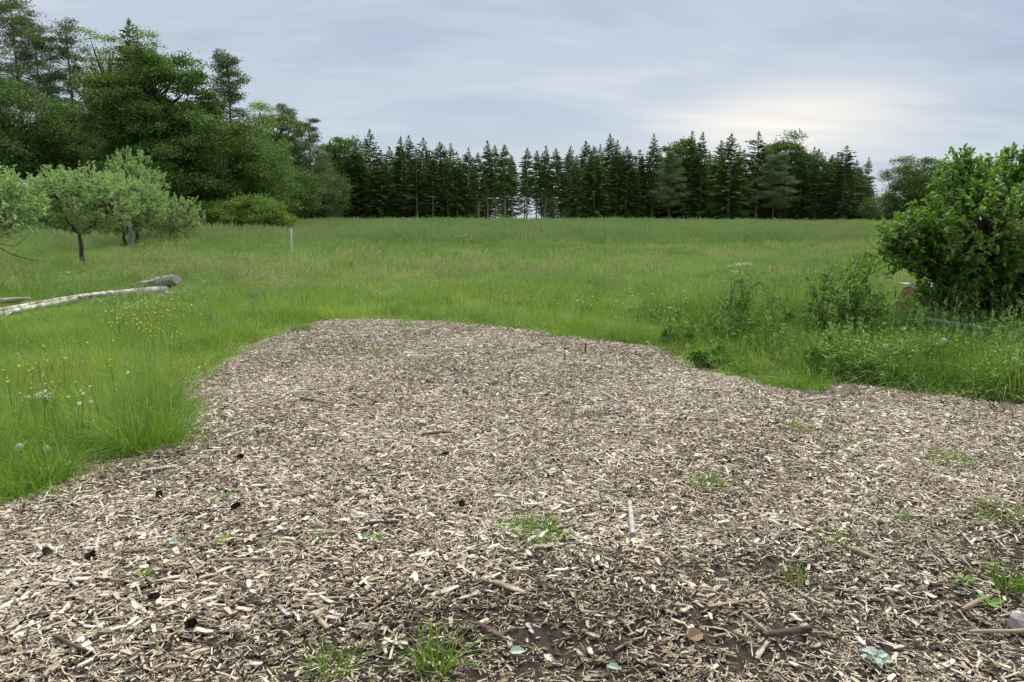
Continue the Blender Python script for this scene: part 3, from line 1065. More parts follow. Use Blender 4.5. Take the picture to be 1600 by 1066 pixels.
def spruce_meshes(key, h, seed, bare_to=0.08, width=0.21, needle='spruce', dens=1.0, ragged=0.25):
    g = np.random.default_rng(seed)
    P = trunk_path(h, g, 0.008)
    t = Acc()
    tube(t, P, np.linspace(h * 0.0105 + 0.03, 0.012, len(P)), 7)
    c = Acc()
    z = h * bare_to
    L0 = h * width
    side = 1 + 0.25 * g.normal(size=8)
    while z < h * 0.995:
        f = (z - h * bare_to) / (h * (1 - bare_to))
        L = L0 * (1 - f) ** 0.82 * (0.62 + 0.38 * min(1, f * 5)) + 0.10
        nb = g.integers(5, 8)
        a0 = g.uniform(0, 6.283)
        for b in range(nb):
            if g.random() < ragged * 0.5:
                continue
            a = a0 + b * 6.283 / nb + g.normal(0, 0.22)
            l = L * g.uniform(1 - ragged, 1 + ragged * 0.7) * side[int(a / 6.283 * 8) % 8]
            o = on_path(P, min(z + g.normal(0, 0.08), h))
            d = np.array([math.cos(a), math.sin(a), 0])
            up = 0.55 * f - 0.12
            Q = bez(o, o + d * l * 0.55 + [0, 0, l * (up - 0.04)], o + d * l + [0, 0, l * (up - 0.22 * (1 - f))], 5)
            tube(c, Q[[0, 2, 4]], [0.035 * (1 - f) + 0.008, 0.02 * (1 - f) + 0.005, 0.004], 3, 1, cap=False)
            n = max(5, int(l * 25 * dens))
            s = g.uniform(0.06, 1.0, n) ** 0.75
            pos = np.stack([np.interp(s, np.linspace(0, 1, 5), Q[:, k]) for k in range(3)], -1)
            sd_ = np.array([-d[1], d[0], 0])
            sg = np.where(g.random(n) < 0.5, -1, 1)[:, None]
            D = d * g.uniform(0.3, 1.0, n)[:, None] + sg * sd_ * g.uniform(0.2, 0.9, n)[:, None] + np.array([0, 0, 1]) * g.uniform(-0.75, 0.12, n)[:, None]
            tl = (0.20 + 0.30 * (1 - s) * min(1, l / 2) + 0.10 * g.random(n)) * (0.34 + 0.66 * min(1.0, l))
            leaves(c, pos, D, np.array([0, 0, 1]) + g.normal(size=(n, 3)) * 0.6, tl, (0.13 + 0.10 * g.random(n)) * (0.6 + 0.4 * min(1.0, l)), 0, np.clip(0.25 + 0.55 * s + g.normal(0, .2, n), 0, 1), 0.3)
        z += g.uniform(0.30, 0.46) * (1 - 0.45 * f)
    # leader
    leaves(c, np.tile(on_path(P, h - 0.5), (14, 1)) + [0, 0, 0.3] * g.random((14, 1)), np.array([0, 0, 1.0]) + g.normal(size=(14, 3)) * 0.22, rvec(14, g), 0.75, 0.09, 0)
    # dead snags on the bare trunk
    if bare_to > 0.15:
        for _ in range(26):
            zz = g.uniform(0.06, bare_to) * h
            a = g.uniform(0, 6.283)
            o = on_path(P, zz)
            l = g.uniform(0.3, 1.1)
            tube(t, [o, o + [math.cos(a) * l, math.sin(a) * l, -0.12 * l]], [0.014, 0.005], 3, 0, cap=False)
    return t.mesh(key + '_trunk', M['bark_spruce'], True), c.mesh(key + '_crown', [M[needle], M['bark_dark']])


def pine_meshes(key, h, seed, crown=0.45, spread=0.17, puffs=4, lean=0.0, dens=1.0):
    g = np.random.default_rng(seed)
    P = trunk_path(h, g, 0.022, 11)
    P[:, 0] += lean * h * (P[:, 2] / h) ** 2
    t = Acc()
    tube(t, P, np.linspace(h * 0.011 + 0.05, 0.03, len(P)), 8)
    c = Acc()
    nl = int(22 + h * 0.6)
    for i in range(nl):
        f = (i + g.random()) / nl
        z = h * (1 - crown) + h * crown * f * 0.98
        a = i * 2.4 + g.normal(0, 0.4)
        l = h * spread * (0.55 + 0.75 * math.sin(math.pi * min(1, 0.18 + 0.80 * f)) ** 1.0) * g.uniform(0.6, 1.2) * (1 - 0.45 * f)
        o = on_path(P, z)
        d = np.array([math.cos(a), math.sin(a), 0])
        e = o + d * l + [0, 0, l * (0.05 + 0.55 * f + g.normal(0, 0.10))]
        Q = bez(o, o + d * l * 0.5 + [0, 0, -0.02 * l], e, 5)
        tube(t, Q, np.linspace(0.055 * (1 - f) + 0.025, 0.012, 5), 4, 0, cap=False)
        for k in range(puffs):
            s = g.uniform(0.45, 1.02)
            pc = np.array([np.interp(s, np.linspace(0, 1, 5), Q[:, j]) for j in range(3)]) + g.normal(size=3) * [0.25 * l * .5, 0.25 * l * .5, 0.16]
            tube(c, [Q[2], pc], [0.018, 0.006], 3, 1, cap=False)
            r = g.uniform(0.45, 0.85) * (0.6 + 0.4 * l / 3)
            pad(c, pc, r, r, r * 0.42, int(110 * dens), 0.27, 0.095, 0, g, None, (0, 1), -0.12)
    for _ in range(16):
        zz = g.uniform(0.12, max(0.16, 1 - crown)) * h
        a = g.uniform(0, 6.283)
        o = on_path(P, zz)
        l = g.uniform(0.4, 2.0)
        tube(t, [o, o + [math.cos(a) * l * .5, math.sin(a) * l * .5, 0.0], o + [math.cos(a) * l, math.sin(a) * l, -0.15 * l]], [0.03, 0.018, 0.006], 3, 0, cap=False)
    return t.mesh(key + '_trunk', M['bark_pine'], True), c.mesh(key + '_crown', [M['pine'], M['bark_pine']])


def broad_meshes(key, h, seed, rx, ry=None, z0=0.22, leaf='broad', ll=0.20, lw=0.13, boughs=46, pads=13, per=42, bough_r=0.23, bark='bark_dark', top=0.5, lump=0.25, low=1.0, stems=1):
    """broadleaf: forked trunk, limbs to boughs, layered leaf sprays on each bough"""
    g = np.random.default_rng(seed)
    ry = ry or rx
    t, c = Acc(), Acc()
    zc = h * (z0 + (1 - z0) * top)
    P = trunk_path(h * 0.72, g, 0.03)
    for s in range(stems):
        Q = P + (np.array([g.normal(0, .05) * rx, g.normal(0, .05) * rx, 0]) if s else 0) + np.linspace(0, 1, len(P))[:, None] * np.array([g.normal(0, .18) * rx, g.normal(0, .18) * rx, 0]) * (1 if s else 0.3)
        tube(t, Q, np.linspace(h * 0.019 + 0.02, 0.03, len(P)) * (1.0 if stems == 1 else 0.55), 8)
    for i in range(boughs):
        f = (i + 0.5) / boughs
        zz = 1 - 2 * f * (0.5 + 0.5 * low)
        a = i * 2.39996 + g.normal(0, 0.25)
        rr = math.sqrt(max(0, 1 - zz * zz))
        k = g.uniform(0.66, 0.96) * (1 + lump * np.clip(g.normal(), -1.2, 1.0) * 0.35)
        if i % 4 == 3:
            k *= 0.5
        hz = (h - zc) if zz > 0 else (zc - h * z0)
        br = bough_r * rx * g.uniform(0.75, 1.3)
        bc = np.array([math.cos(a) * rr * rx * k, math.sin(a) * rr * ry * k, zc + zz * hz * k])
        bc[2] = min(bc[2], h - br * 0.5)
        st = on_path(P, min(h * 0.7, max(h * z0 * 0.7, bc[2] - 0.35 * math.hypot(bc[0], bc[1]) - 0.08 * h)))
        mid = (st + bc) / 2 + [0, 0, -0.04 * h * g.random()] + g.normal(size=3) * 0.03 * h
        tube(t, bez(st, mid, bc, 6), np.linspace(0.010 * h, 0.012, 6) * (0.6 + 0.4 * rr), 5, 0, cap=False)
        for p in range(pads):
            v = rvec(1, g)[0]
            v[2] = abs(v[2]) * 0.9 - 0.30
            pc = bc + v * br * g.uniform(0.5, 1.1) * np.array([1.15, 1.15, 0.8])
            tube(t, [bc + (pc - bc) * 0.1, pc], [0.016 * (h / 12) + 0.004, 0.004], 3, 0, cap=False)
            r = br * g.uniform(0.38, 0.60)
            pad(c, pc, r, r, r * 0.62, per, ll, lw, 0, g, None, (0, 1), 0.12)
    return t.mesh(key + '_trunk', M[bark], True), c.mesh(key + '_crown', [M[leaf]])


def plant_tree(name, meshes, loc, label, cat='tree', group=None, rz=0.0, scale=None):
    r = thing(name, loc, label, cat, group, rz, scale)
    link('trunk', meshes[0], parent=r)
    link('crown', meshes[1], parent=r)
    return r


# far conifer row -------------------------------------------------------------
ORD = ['zeroth', 'first', 'second', 'third', 'fourth', 'fifth', 'sixth', 'seventh', 'eighth', 'ninth', 'tenth', 'eleventh', 'twelfth', 'thirteenth', 'fourteenth', 'fifteenth',
       'sixteenth', 'seventeenth', 'eighteenth', 'nineteenth', 'twentieth', 'twenty-first', 'twenty-second', 'twenty-third', 'twenty-fourth', 'twenty-fifth', 'twenty-sixth',
       'twenty-seventh', 'twenty-eighth', 'twenty-ninth', 'thirtieth', 'thirty-first', 'thirty-second', 'thirty-third', 'thirty-fourth', 'thirty-fifth', 'thirty-sixth',
       'thirty-seventh', 'thirty-eighth', 'thirty-ninth', 'fortieth', 'forty-first', 'forty-second', 'forty-third', 'forty-fourth', 'forty-fifth', 'forty-sixth',
       'forty-seventh', 'forty-eighth', 'forty-ninth', 'fiftieth', 'fifty-first', 'fifty-second', 'fifty-third', 'fifty-fourth', 'fifty-fifth', 'fifty-sixth', 'fifty-seventh']
H0 = 17.0
S_full = [spruce_meshes('spruce_full%d' % i, H0, 500 + i, b_, w_, nd, dn, rg) for i, (b_, w_, nd, dn, rg) in enumerate((
    (0.03, 0.235, 'spruce', 1.0, 0.25), (0.05, 0.20, 'spruce_b', 1.1, 0.32), (0.18, 0.25, 'spruce', 0.9, 0.40), (0.03, 0.27, 'spruce_b', 0.9, 0.30), (0.12, 0.18, 'spruce', 1.1, 0.22)))]
S_bare = [spruce_meshes('spruce_bare%d' % i, H0, 520 + i, 0.40 + 0.06 * i, 0.135, ['spruce_b', 'spruce'][i], 1.2, 0.28) for i in range(2)]
S_open = [spruce_meshes('spruce_open%d' % i, H0, 530 + i, 0.22, 0.20, 'spruce', 0.9, 0.42) for i in range(2)]
P_far = [pine_meshes('far_pine%d' % i, H0, 540 + i, 0.74, 0.20, 6, 0.0, 1.2) for i in range(2)]
B_far = [broad_meshes('far_broadleaf%d' % i, H0, 550 + i, 5.2, None, 0.20, ['broad', 'dark_broad'][i], 0.34, 0.24, 60, 11, 30, 0.25) for i in range(2)]
ROW = [  # column in the photograph, row of the tip, depth, kind
    (520, 222, 128, 'F'), (543, 214, 132, 'B'), (560, 226, 130, 'F'), (581, 205, 134, 'O'), (598, 236, 128, 'F'), (611, 231, 136, 'F'), (629, 216, 131, 'F'), (641, 214, 134, 'F'),
    (652, 236, 127, 'O'), (664, 218, 136, 'O'), (677, 240, 128, 'N'), (689, 224, 132, 'F'), (700, 246, 129, 'N'), (715, 239, 130, 'O'), (733, 233, 133, 'F'), (748, 240, 129, 'N'),
    (762, 222, 131, 'N'), (774, 229, 134, 'N'), (789, 228, 130, 'N'), (800, 246, 136, 'N'), (823, 233, 131, 'N'), (838, 237, 134, 'N'), (852, 230, 132, 'N'), (868, 234, 131, 'N'),
    (888, 236, 133, 'O'), (900, 244, 129, 'F'), (913, 223, 134, 'F'), (928, 232, 130, 'F'), (950, 212, 134, 'F'), (962, 222, 131, 'O'), (977, 231, 130, 'F'), (996, 236, 133, 'F'),
    (1018, 212, 132, 'O'), (1045, 240, 126, 'P'), (1062, 217, 137, 'B'), (1077, 208, 133, 'F'), (1093, 209, 131, 'F'), (1122, 222, 134, 'F'), (1137, 211, 130, 'F'), (1157, 236, 133, 'O'),
    (1180, 208, 133, 'O'), (1207, 244, 126, 'P'), (1222, 207, 137, 'B'), (1248, 238, 132, 'F'), (1273, 235, 130, 'O'), (1294, 244, 133, 'F'), (1314, 230, 128, 'F'), (1332, 252, 134, 'F'),
    (1346, 278, 136, 'F')]
KIND = {'F': (S_full, 'spruce_tree', 'dense dark spruce', 'spruce'), 'N': (S_bare, 'spruce_tree', 'slim spruce with a bare lower trunk', 'spruce'), 'O': (S_open, 'spruce_tree', 'thin-branched open spruce', 'spruce'),
        'P': (P_far, 'pine_tree', 'broad dark pine', 'pine'), 'B': (B_far, 'broadleaf_tree', 'rounded broadleaf tree', 'tree')}
for i, (u, v, d, kd) in enumerate(ROW):
    protos, nm, desc, cat = KIND[kd]
    b = at_depth(u, d)
    sc = (top_z(v, d) - b[2]) / H0
    w = sc * (rng.uniform(1.05, 1.75) if kd in 'FO' else rng.uniform(0.95, 1.3))
    plant_tree(nm, protos[(i * 7 + i // 3) % len(protos)], b, '%s, %s from left in the far row' % (desc, ORD[i + 1]), cat, 'trees of the far row', rng.uniform(0, 6.28), (w, w, sc))

# the depth of the far wood, one dark mass between the front trees
fx, fy = [], []
for d in np.arange(140, 196, 7.0):
    u = np.arange(395, 1345, 17.0) + rng.normal(0, 6, len(np.arange(395, 1345, 17.0)))
    gap = ((u > 735) & (u < 885) & (rng.random(len(u)) < 0.70)) | ((u > 800) & (u < 818))
    u = u[~gap]
    fx += list((u - 800) / FPX * d / CT)
    fy += list(np.full(len(u), d) + rng.normal(0, 2, len(u)))
fx, fy = np.array(fx), np.array(fy)
fs = rng.uniform(0.60, 0.86, len(fx))


def merged_tree(pair, name):
    a = Acc()
    mats = []
    for me in pair:
        co = np.empty(len(me.vertices) * 3, np.float32)
        me.vertices.foreach_get('co', co)
        tt = np.empty(len(me.vertices), np.float32)
        me.attributes['tint'].data.foreach_get('value', tt)
        ls = np.empty(len(me.polygons), np.int32)
        me.polygons.foreach_get('loop_total', ls)
        st = np.empty(len(me.polygons), np.int32)
        me.polygons.foreach_get('loop_start', st)
        mi = np.empty(len(me.polygons), np.int32)
        me.polygons.foreach_get('material_index', mi)
        vi = np.empty(len(me.loops), np.int32)
        me.loops.foreach_get('vertex_index', vi)
        n0 = a.n
        a.add(co, np.zeros((1, 3), int), 0, tt)
        a.F.pop(), a.M.pop()
        for sz in (3, 4):
            q = ls == sz
            if q.any():
                a.F.append(vi[st[q][:, None] + np.arange(sz)] + n0)
                a.M.append(mi[q] + len(mats))
        mats += list(me.materials)
    return a.mesh(name, mats)


wood_c = sources('wood', [merged_tree(S_full[0], 'wood_source_0'), merged_tree(S_full[1], 'wood_source_1'), merged_tree(S_open[0], 'wood_source_2')])
scatter('forest_interior', wood_c, 3, np.stack([fx, fy, ground(fx, fy)], -1), np.stack([np.zeros(len(fx)), np.zeros(len(fx)), rng.uniform(0, 6.28, len(fx))], -1),
        np.repeat(fs[:, None], 3, 1), rng.random(len(fx)), 'dark depth of the far spruce wood behind its front row', 'wood')

# left wood -------------------------------------------------------------------


def place(name, meshes_fn, u, v, d, label, cat, group=None, **kw):
    b = at_depth(u, d)
    h = top_z(v, d) - b[2]
    return plant_tree(name, meshes_fn(h, **kw), b, label, cat, group, 0.0)


K = [0]


def key(s):
    K[0] += 1
    return '%s%d' % (s, K[0])


LW = 'trees of the left wood'
pine = lambda h, **k: pine_meshes(key('pine'), h, 600 + K[0], **k)
broad = lambda h, **k: broad_meshes(key('broad'), h, 700 + K[0], **k)
spru = lambda h, **k: spruce_meshes(key('spruce'), h, 800 + K[0], **k)
place('pine_tree', pine, 12, -40, 76, 'tallest pine at the left edge of the photograph, its top out of frame', 'pine', LW, crown=0.5, spread=0.15, puffs=2, dens=0.85)
place('pine_tree', pine, 48, -8, 80, 'tall dark pine with flat wide crown, second pine from the left edge', 'pine', LW, crown=0.48, spread=0.16, puffs=3, dens=0.85)
place('pine_tree', pine, 82, 40, 84, 'pine half hidden behind the two tallest ones at the left edge', 'pine', LW, crown=0.45, spread=0.15)
place('pine_tree', pine, 131, 33, 84, 'slender pine with sparse see-through crown, left of the pale airy tree', 'pine', LW, crown=0.50, spread=0.10, puffs=2, dens=0.75)
place('ash_tree', broad, 186, 44, 86, 'pale green airy broadleaf tree top between slender pine and pointed spruce', 'tree', LW, rx=4.2, z0=0.55, leaf='ash', boughs=34, pads=8, per=22, bough_r=0.24, top=0.55)
place('spruce_tree', spru, 226, 34, 84, 'pointed dark spruce top rising behind the great maple', 'spruce', LW, bare_to=0.3, width=0.15)
place('ash_tree', broad, 246, 42, 88, 'pale green broadleaf top just right of the pointed spruce', 'tree', LW, rx=3.6, z0=0.6, leaf='ash', boughs=28, pads=8, per=24, bough_r=0.27, top=0.5)
place('maple_tree', broad, 252, 72, 68, 'great spreading maple, broadest crown of the left wood', 'tree', LW, rx=5.3, ry=6.0, z0=0.05, leaf='broad', boughs=110, pads=14, per=46, bough_r=0.19, top=0.52, ll=0.24, lw=0.16)
place('maple_tree', broad, 322, 158, 66, 'lower maple on the right flank of the great spreading maple', 'tree', LW, rx=5.0, z0=0.05, leaf='broad', boughs=64, pads=12, per=40, bough_r=0.22, top=0.5, ll=0.22, lw=0.15)
place('broadleaf_tree', broad, 388, 200, 72, 'dark broadleaf tree under the lone pine, above the low green bush', 'tree', LW, rx=4.6, z0=0.06, leaf='dark_broad', boughs=54, pads=12, per=36, bough_r=0.23, top=0.5)
place('pine_tree', pine, 368, 88, 74, 'lone pine with layered crown standing above the maples, right side', 'pine', LW, crown=0.46, spread=0.115, puffs=3, dens=0.85)
place('broadleaf_tree', broad, 22, 108, 70, 'dark dense broadleaf tree at the left edge below the tall pines', 'tree', LW, rx=6.2, z0=0.05, leaf='dark_broad', boughs=84, pads=12, per=40, bough_r=0.21, top=0.5)
place('broadleaf_tree', broad, 118, 150, 73, 'mid green broadleaf tree between the left edge and the great maple', 'tree', LW, rx=5.0, z0=0.10, leaf='broad', boughs=56, pads=12, per=34, bough_r=0.23, top=0.5)
place('broadleaf_tree', broad, -62, 120, 74, 'dark broadleaf tree cut off by the left edge of the photograph', 'tree', LW, rx=5.5, z0=0.05, leaf='dark_broad', boughs=50, pads=10, per=34, bough_r=0.24)
place('birch_tree', broad, 420, 158, 104, 'slim leafy tree with loose crown at the right end of the left wood', 'tree', LW, rx=3.8, z0=0.15, leaf='ash', boughs=56, pads=10, per=28, bough_r=0.24, top=0.55)
place('birch_tree', broad, 438, 164, 108, 'second slim leafy tree, left of the two leaning pines', 'tree', LW, rx=3.8, z0=0.2, leaf='broad', boughs=50, pads=10, per=28, bough_r=0.25, top=0.55)
place('pine_tree', pine, 458, 168, 108, 'open pine right of the slim leafy trees', 'pine', LW, crown=0.75, spread=0.17, puffs=4, dens=0.9)
place('pine_tree', pine, 490, 190, 112, 'wide layered pine at the corner where the left wood meets the far row', 'pine', LW, crown=0.85, spread=0.21, puffs=4, dens=0.95)
place('broadleaf_tree', broad, 452, 255, 104, 'low dark broadleaf tree under the open pine at the wood corner', 'tree', LW, rx=5.0, z0=0.03, leaf='dark_broad', boughs=50, pads=10, per=34, bough_r=0.25)
place('broadleaf_tree', broad, 502, 262, 116, 'low dark broadleaf tree at the foot of the wide layered pine', 'tree', LW, rx=4.6, z0=0.03, leaf='dark_broad', boughs=44, pads=10, per=30, bough_r=0.26)

place('broadleaf_tree', broad, 476, 222, 118, 'dark broadleaf tree behind and between the open and the wide layered pine', 'tree', LW, rx=5.2, z0=0.05, leaf='dark_broad', boughs=54, pads=10, per=32, bough_r=0.25)
place('broadleaf_tree', broad, 400, 196, 88, 'mid green broadleaf tree between the lone pine and the slim leafy trees', 'tree', LW, rx=4.6, z0=0.05, leaf='broad', boughs=54, pads=11, per=34, bough_r=0.24)

# low bushes along the foot of the left wood
for u, v, d, rx, lf, lab in ((396, 305, 62, 2.6, 'bush', 'rounded bright green bush at the foot of the left wood, nearest the pale post'),
                             (345, 312, 63, 2.8, 'bush', 'green bush at the foot of the great maple, left of the rounded bright bush'),
                             (424, 318, 64, 1.7, 'bush', 'small low green bush on the outer right tip of the left wood'),
                             (295, 318, 66, 3.0, 'dark_broad', 'dark bush in the shade of the great maple'),
                             (215, 300, 70, 3.6, 'dark_broad', 'dark undergrowth bush behind the tallest apple tree'),
                             (130, 290, 71, 3.8, 'dark_broad', 'dark undergrowth bush behind the grey-trunked apple tree'),
                             (50, 285, 72, 3.8, 'dark_broad', 'dark undergrowth bush behind the nearest apple tree')):
    place('bush', broad, u, v, d, lab, 'bush', 'bushes at the foot of the left wood', rx=rx, z0=0.0, leaf=lf, boughs=40, pads=10, per=38, bough_r=0.27, ll=0.16, lw=0.11, top=0.42, stems=3)
# the depth of the left wood
wx, wy = [], []
for d in np.arange(84, 120, 8.0):
    u = np.arange(-260, 400, 46.0) + rng.normal(0, 12, len(np.arange(-260, 400, 46.0)))
    wx += list((u - 800) / FPX * d / CT)
    wy += list(np.full(len(u), d))
wx, wy = np.array(wx), np.array(wy)
thick = sources('thicket', [merged_tree(broad_meshes('thicket%d' % i, 12.0, 880 + i, 4.6, None, 0.03, 'dark_broad', 0.34, 0.24, 46, 9, 22, 0.26), 'thicket_source_%d' % i) for i in range(2)])
scatter('left_wood_interior', thick, 2, np.stack([wx, wy, ground(wx, wy)], -1), np.stack([np.zeros(len(wx)), np.zeros(len(wx)), rng.uniform(0, 6.28, len(wx))], -1),
        np.repeat(rng.uniform(0.8, 1.1, len(wx))[:, None], 3, 1), rng.random(len(wx)), 'dark depth of the left wood behind its front trees', 'wood')

# right: distant broadleaf trees behind the shrub
place('broadleaf_tree', broad, 1432, 243, 116, 'rounded broadleaf tree right of the far row, beside the big shrub', 'tree', 'trees beyond the right shrub', rx=5.6, z0=0.04, leaf='dark_broad', boughs=100, pads=11, per=40, bough_r=0.2)
place('broadleaf_tree', broad, 1384, 305, 128, 'low broadleaf tree just right of the end of the far row', 'tree', 'trees beyond the right shrub', rx=4.6, z0=0.04, leaf='dark_broad', boughs=44, pads=10, per=26, bough_r=0.25)
place('broadleaf_tree', broad, 1490, 268, 118, 'broadleaf tree mostly hidden behind the big right shrub', 'tree', 'trees beyond the right shrub', rx=6.0, z0=0.04, leaf='dark_broad', boughs=50, pads=10, per=28, bough_r=0.24)


# ------------------------------------------------------------------ helpers for near things
def pt(u, v, y):
    d = ray(u, v)
    return np.array([0, 0, CAM_H]) + d * (y / d[1])


def shoots(tw, lf, base, dirs, ln, nl, ll, lw, g, big=False, tint=(0, 1), keep=None, twr=0.004):
    """leafy shoots: a twig with leaves set along it and a tuft at the tip"""
    for o, d, l in zip(base, dirs, ln):
        e = o + d * l
        m = o + d * l * 0.5 + g.normal(size=3) * 0.05 * l
        Q = bez(o, m, e, 4)
        tube(tw, Q, np.linspace(twr, twr * 0.4, 4), 3, 0, cap=False)
        s = np.concatenate([np.linspace(0.12, 1, nl - 2), [1.0, 1.0]])
        pos = np.stack([np.interp(s, np.linspace(0, 1, 4), Q[:, k]) for k in range(3)], -1)
        D = d * g.uniform(0.2, 0.9, nl)[:, None] + rvec(nl, g) * 0.9 + np.array([0, 0, 0.12])
        Nn = np.array([0, 0, 1.0]) + g.normal(size=(nl, 3)) * 0.45
        L_ = ll * g.uniform(0.65, 1.2, nl)
        tt = np.clip(g.uniform(tint[0], tint[1]) * 0.6 + g.uniform(0, 0.4, nl) + 0.15 * (s - 0.5), 0, 1)
        if keep is not None:
            keep.append((pos, unit(D), unit(Nn), L_, tt))
        elif big:
            big_leaves(lf, pos, D, Nn, L_, L_ * lw, 0, tt)
        else:
            leaves(lf, pos, D, Nn, L_, L_ * lw, 0, tt)


def apple(name, base, h, rx, seed, label, tr=0.07, zc=0.62, low=0.34, n=520, lean=0.0, ry=None):
    g = np.random.default_rng(seed)
    ry = ry or rx
    t, tw, lf = Acc(), Acc(), Acc()
    hf = h * low
    P = np.column_stack([np.linspace(0, lean, 6) + g.normal(0, 0.02, 6), g.normal(0, 0.02, 6), np.linspace(-0.1, hf, 6)])
    tube(t, P, np.linspace(tr * 1.15, tr * 0.8, 6), 9)
    nodes = []
    for i in range(9):
        a = i * 2.4 + g.normal(0, .3)
        r = g.uniform(0.55, 0.95)
        e = np.array([math.cos(a) * rx * r + lean, math.sin(a) * ry * r, h * g.uniform(0.45, 0.86)])
        if i < 2:
            e = np.array([math.cos(a) * rx * 0.25 + lean, math.sin(a) * ry * 0.25, h * 0.9])
        Q = bez(P[-1] + [0, 0, -0.08 * i % 0.3 * 0.5], np.array([e[0] * 0.6, e[1] * 0.6, hf + 0.22 * (e[2] - hf)]), e, 8)
        tube(t, Q, np.linspace(tr * 0.55, 0.012, 8), 6, 0, cap=False)
        nodes += list(Q[2:])
    nodes = np.array(nodes)
    lump = [(rvec(1, g)[0], g.uniform(0.75, 1.12)) for _ in range(14)]
    base_, dirs, ln = [], [], []
    while len(base_) < n:
        v = rvec(1, g)[0]
        k = max((np.dot(v, q) - 0.6) * 2.5 * (a - 0.85) for q, a in lump if True)
        r = g.uniform(0.25, 1.0) ** 0.5 * (0.86 + k)
        p = np.array([v[0] * rx * r + lean, v[1] * ry * r, h * zc + v[2] * (h * (1 - zc) * 0.92 if v[2] > 0 else h * (zc - low) * 1.0) * r])
        j = np.argmin(((nodes - p) ** 2).sum(1))
        q = nodes[j]
        tube(tw, [q, (p + q) / 2 + g.normal(size=3) * 0.04, p], [0.010, 0.007, 0.004], 3, 0, cap=False)
        base_.append(p)
        dirs.append(unit(np.array([v[0] * 0.55, v[1] * 0.55, 0.55 + 0.5 * max(0, v[2])]) + g.normal(size=3) * 0.30))
        ln.append(g.uniform(0.18, 0.36) * (1.7 if v[2] > 0.2 and g.random() < 0.35 else 1.0))
    shoots(tw, lf, base_, dirs, ln, 16, 0.118, 0.52, g)
    r = thing(name, base, label, 'tree', 'apple trees of the orchard')
    tk = link('trunk', t.mesh(name + '_trunk', M['bark'], True), parent=r)
    link('twigs', tw.mesh(name + '_twigs', M['bark']), parent=tk)
    link('crown', lf.mesh(name + '_crown', M['apple']), parent=r)
    return r


bA = pt(-72, 424, 17.0)
bA[2] = ground(bA[0], bA[1])
rA = apple('apple_tree', bA, 3.0, 1.85, 31, 'nearest apple tree, cut off by the left edge of the photograph', 0.09, 0.66, 0.36, 928)
bB = gp(130, 418)
apple('apple_tree', bB, top_z(268, bB[1]) - bB[2], 1.65, 32, 'grey-trunked apple tree with the full slim trunk in view', 0.075, 0.66, 0.36, 899)
bC = gp(196, 391)
apple('apple_tree', bC, top_z(272, bC[1]) - bC[2], 2.2, 33, 'apple tree behind the grey stake, its crown reaching farthest right', 0.09, 0.56, 0.22, 1102)
bD = at_depth(212, 42.0)
apple('apple_tree', bD, top_z(232, 42.0) - bD[2], 1.7, 34, 'tallest apple tree, its top standing above the others', 0.10, 0.55, 0.28, 812)
bE = at_depth(268, 46.0)
apple('apple_tree', bE, top_z(312, 46.0) - bE[2], 1.7, 35, 'farthest small apple tree at the right end of the orchard', 0.08, 0.5, 0.2, 609)
# drooping bare branch of the nearest apple tree
a = Acc()
bb = [pt(-60, 372, 16.4), pt(-10, 380, 16.0), pt(20, 400, 15.8), pt(62, 408, 15.7)]
for q, r_ in ((bb, 0.018), ([bb[1], pt(25, 385, 15.9), pt(46, 366, 15.9)], 0.010), ([bb[1], pt(5, 368, 15.8), pt(18, 352, 15.8)], 0.010), ([bb[2], pt(28, 392, 15.7), pt(36, 389, 15.6)], 0.006)):
    q = np.array(q)
    tt = np.linspace(0, 1, 9)
    Q = np.stack([np.interp(tt, np.linspace(0, 1, len(q)), q[:, k]) for k in range(3)], -1)
    Q[1:-1] = (Q[:-2] + Q[1:-1] * 2 + Q[2:]) / 4
    tube(a, Q - bA, np.linspace(r_, r_ * 0.3, 9), 5, 0)
lf = Acc()
g = np.random.default_rng(5)
shoots(a, lf, [pt(u, v, 15.8) - bA for u, v in ((30, 380), (44, 368), (16, 355), (6, 345), (24, 344), (40, 350), (12, 364), (4, 392))], unit(g.normal(size=(8, 3)) + [0, 0, 0.6]), [0.25] * 8, 12, 0.08, 0.5, g)
brn = link('low_branch', a.mesh('low_branch', M['bark_dark'], True), parent=rA)
link('leaves', lf.mesh('low_branch_leaves', M['apple']), parent=brn)


# posts ------------------------------------------------------------------------
def rod(name, p, h, r, mat, label, cat, lean=(0, 0), sides=10):
    a = Acc()
    P = np.array([[0, 0, -0.1], [lean[0] * .5, lean[1] * .5, h * 0.5], [lean[0], lean[1], h - r * 0.6], [lean[0], lean[1], h]])
    tube(a, P, [r, r * 0.98, r * 0.95, r * 0.7], sides)
    return link(name, a.mesh(name, mat, True), loc=tuple(p), label=label, cat=cat)


p = gp(456, 404)
rod('marker_post', p, top_z(357, p[1]) - p[2], 0.045, M['post'], 'thin pale blue-white post standing alone in the meadow', 'post', (0.03, 0))
p = gp(206, 392)
rod('support_stake', p, top_z(350, p[1]) - p[2], 0.10, M['wood_grey'], 'thick grey stake beside the trunk of an apple tree', 'stake')
p = at_depth(248, 30.0)
p = gp(914, 556)
rod('ground_peg', p, 0.16, 0.012, M['rust'], 'small rusty peg upright at the far edge of the wood chips', 'peg', (0.01, 0))


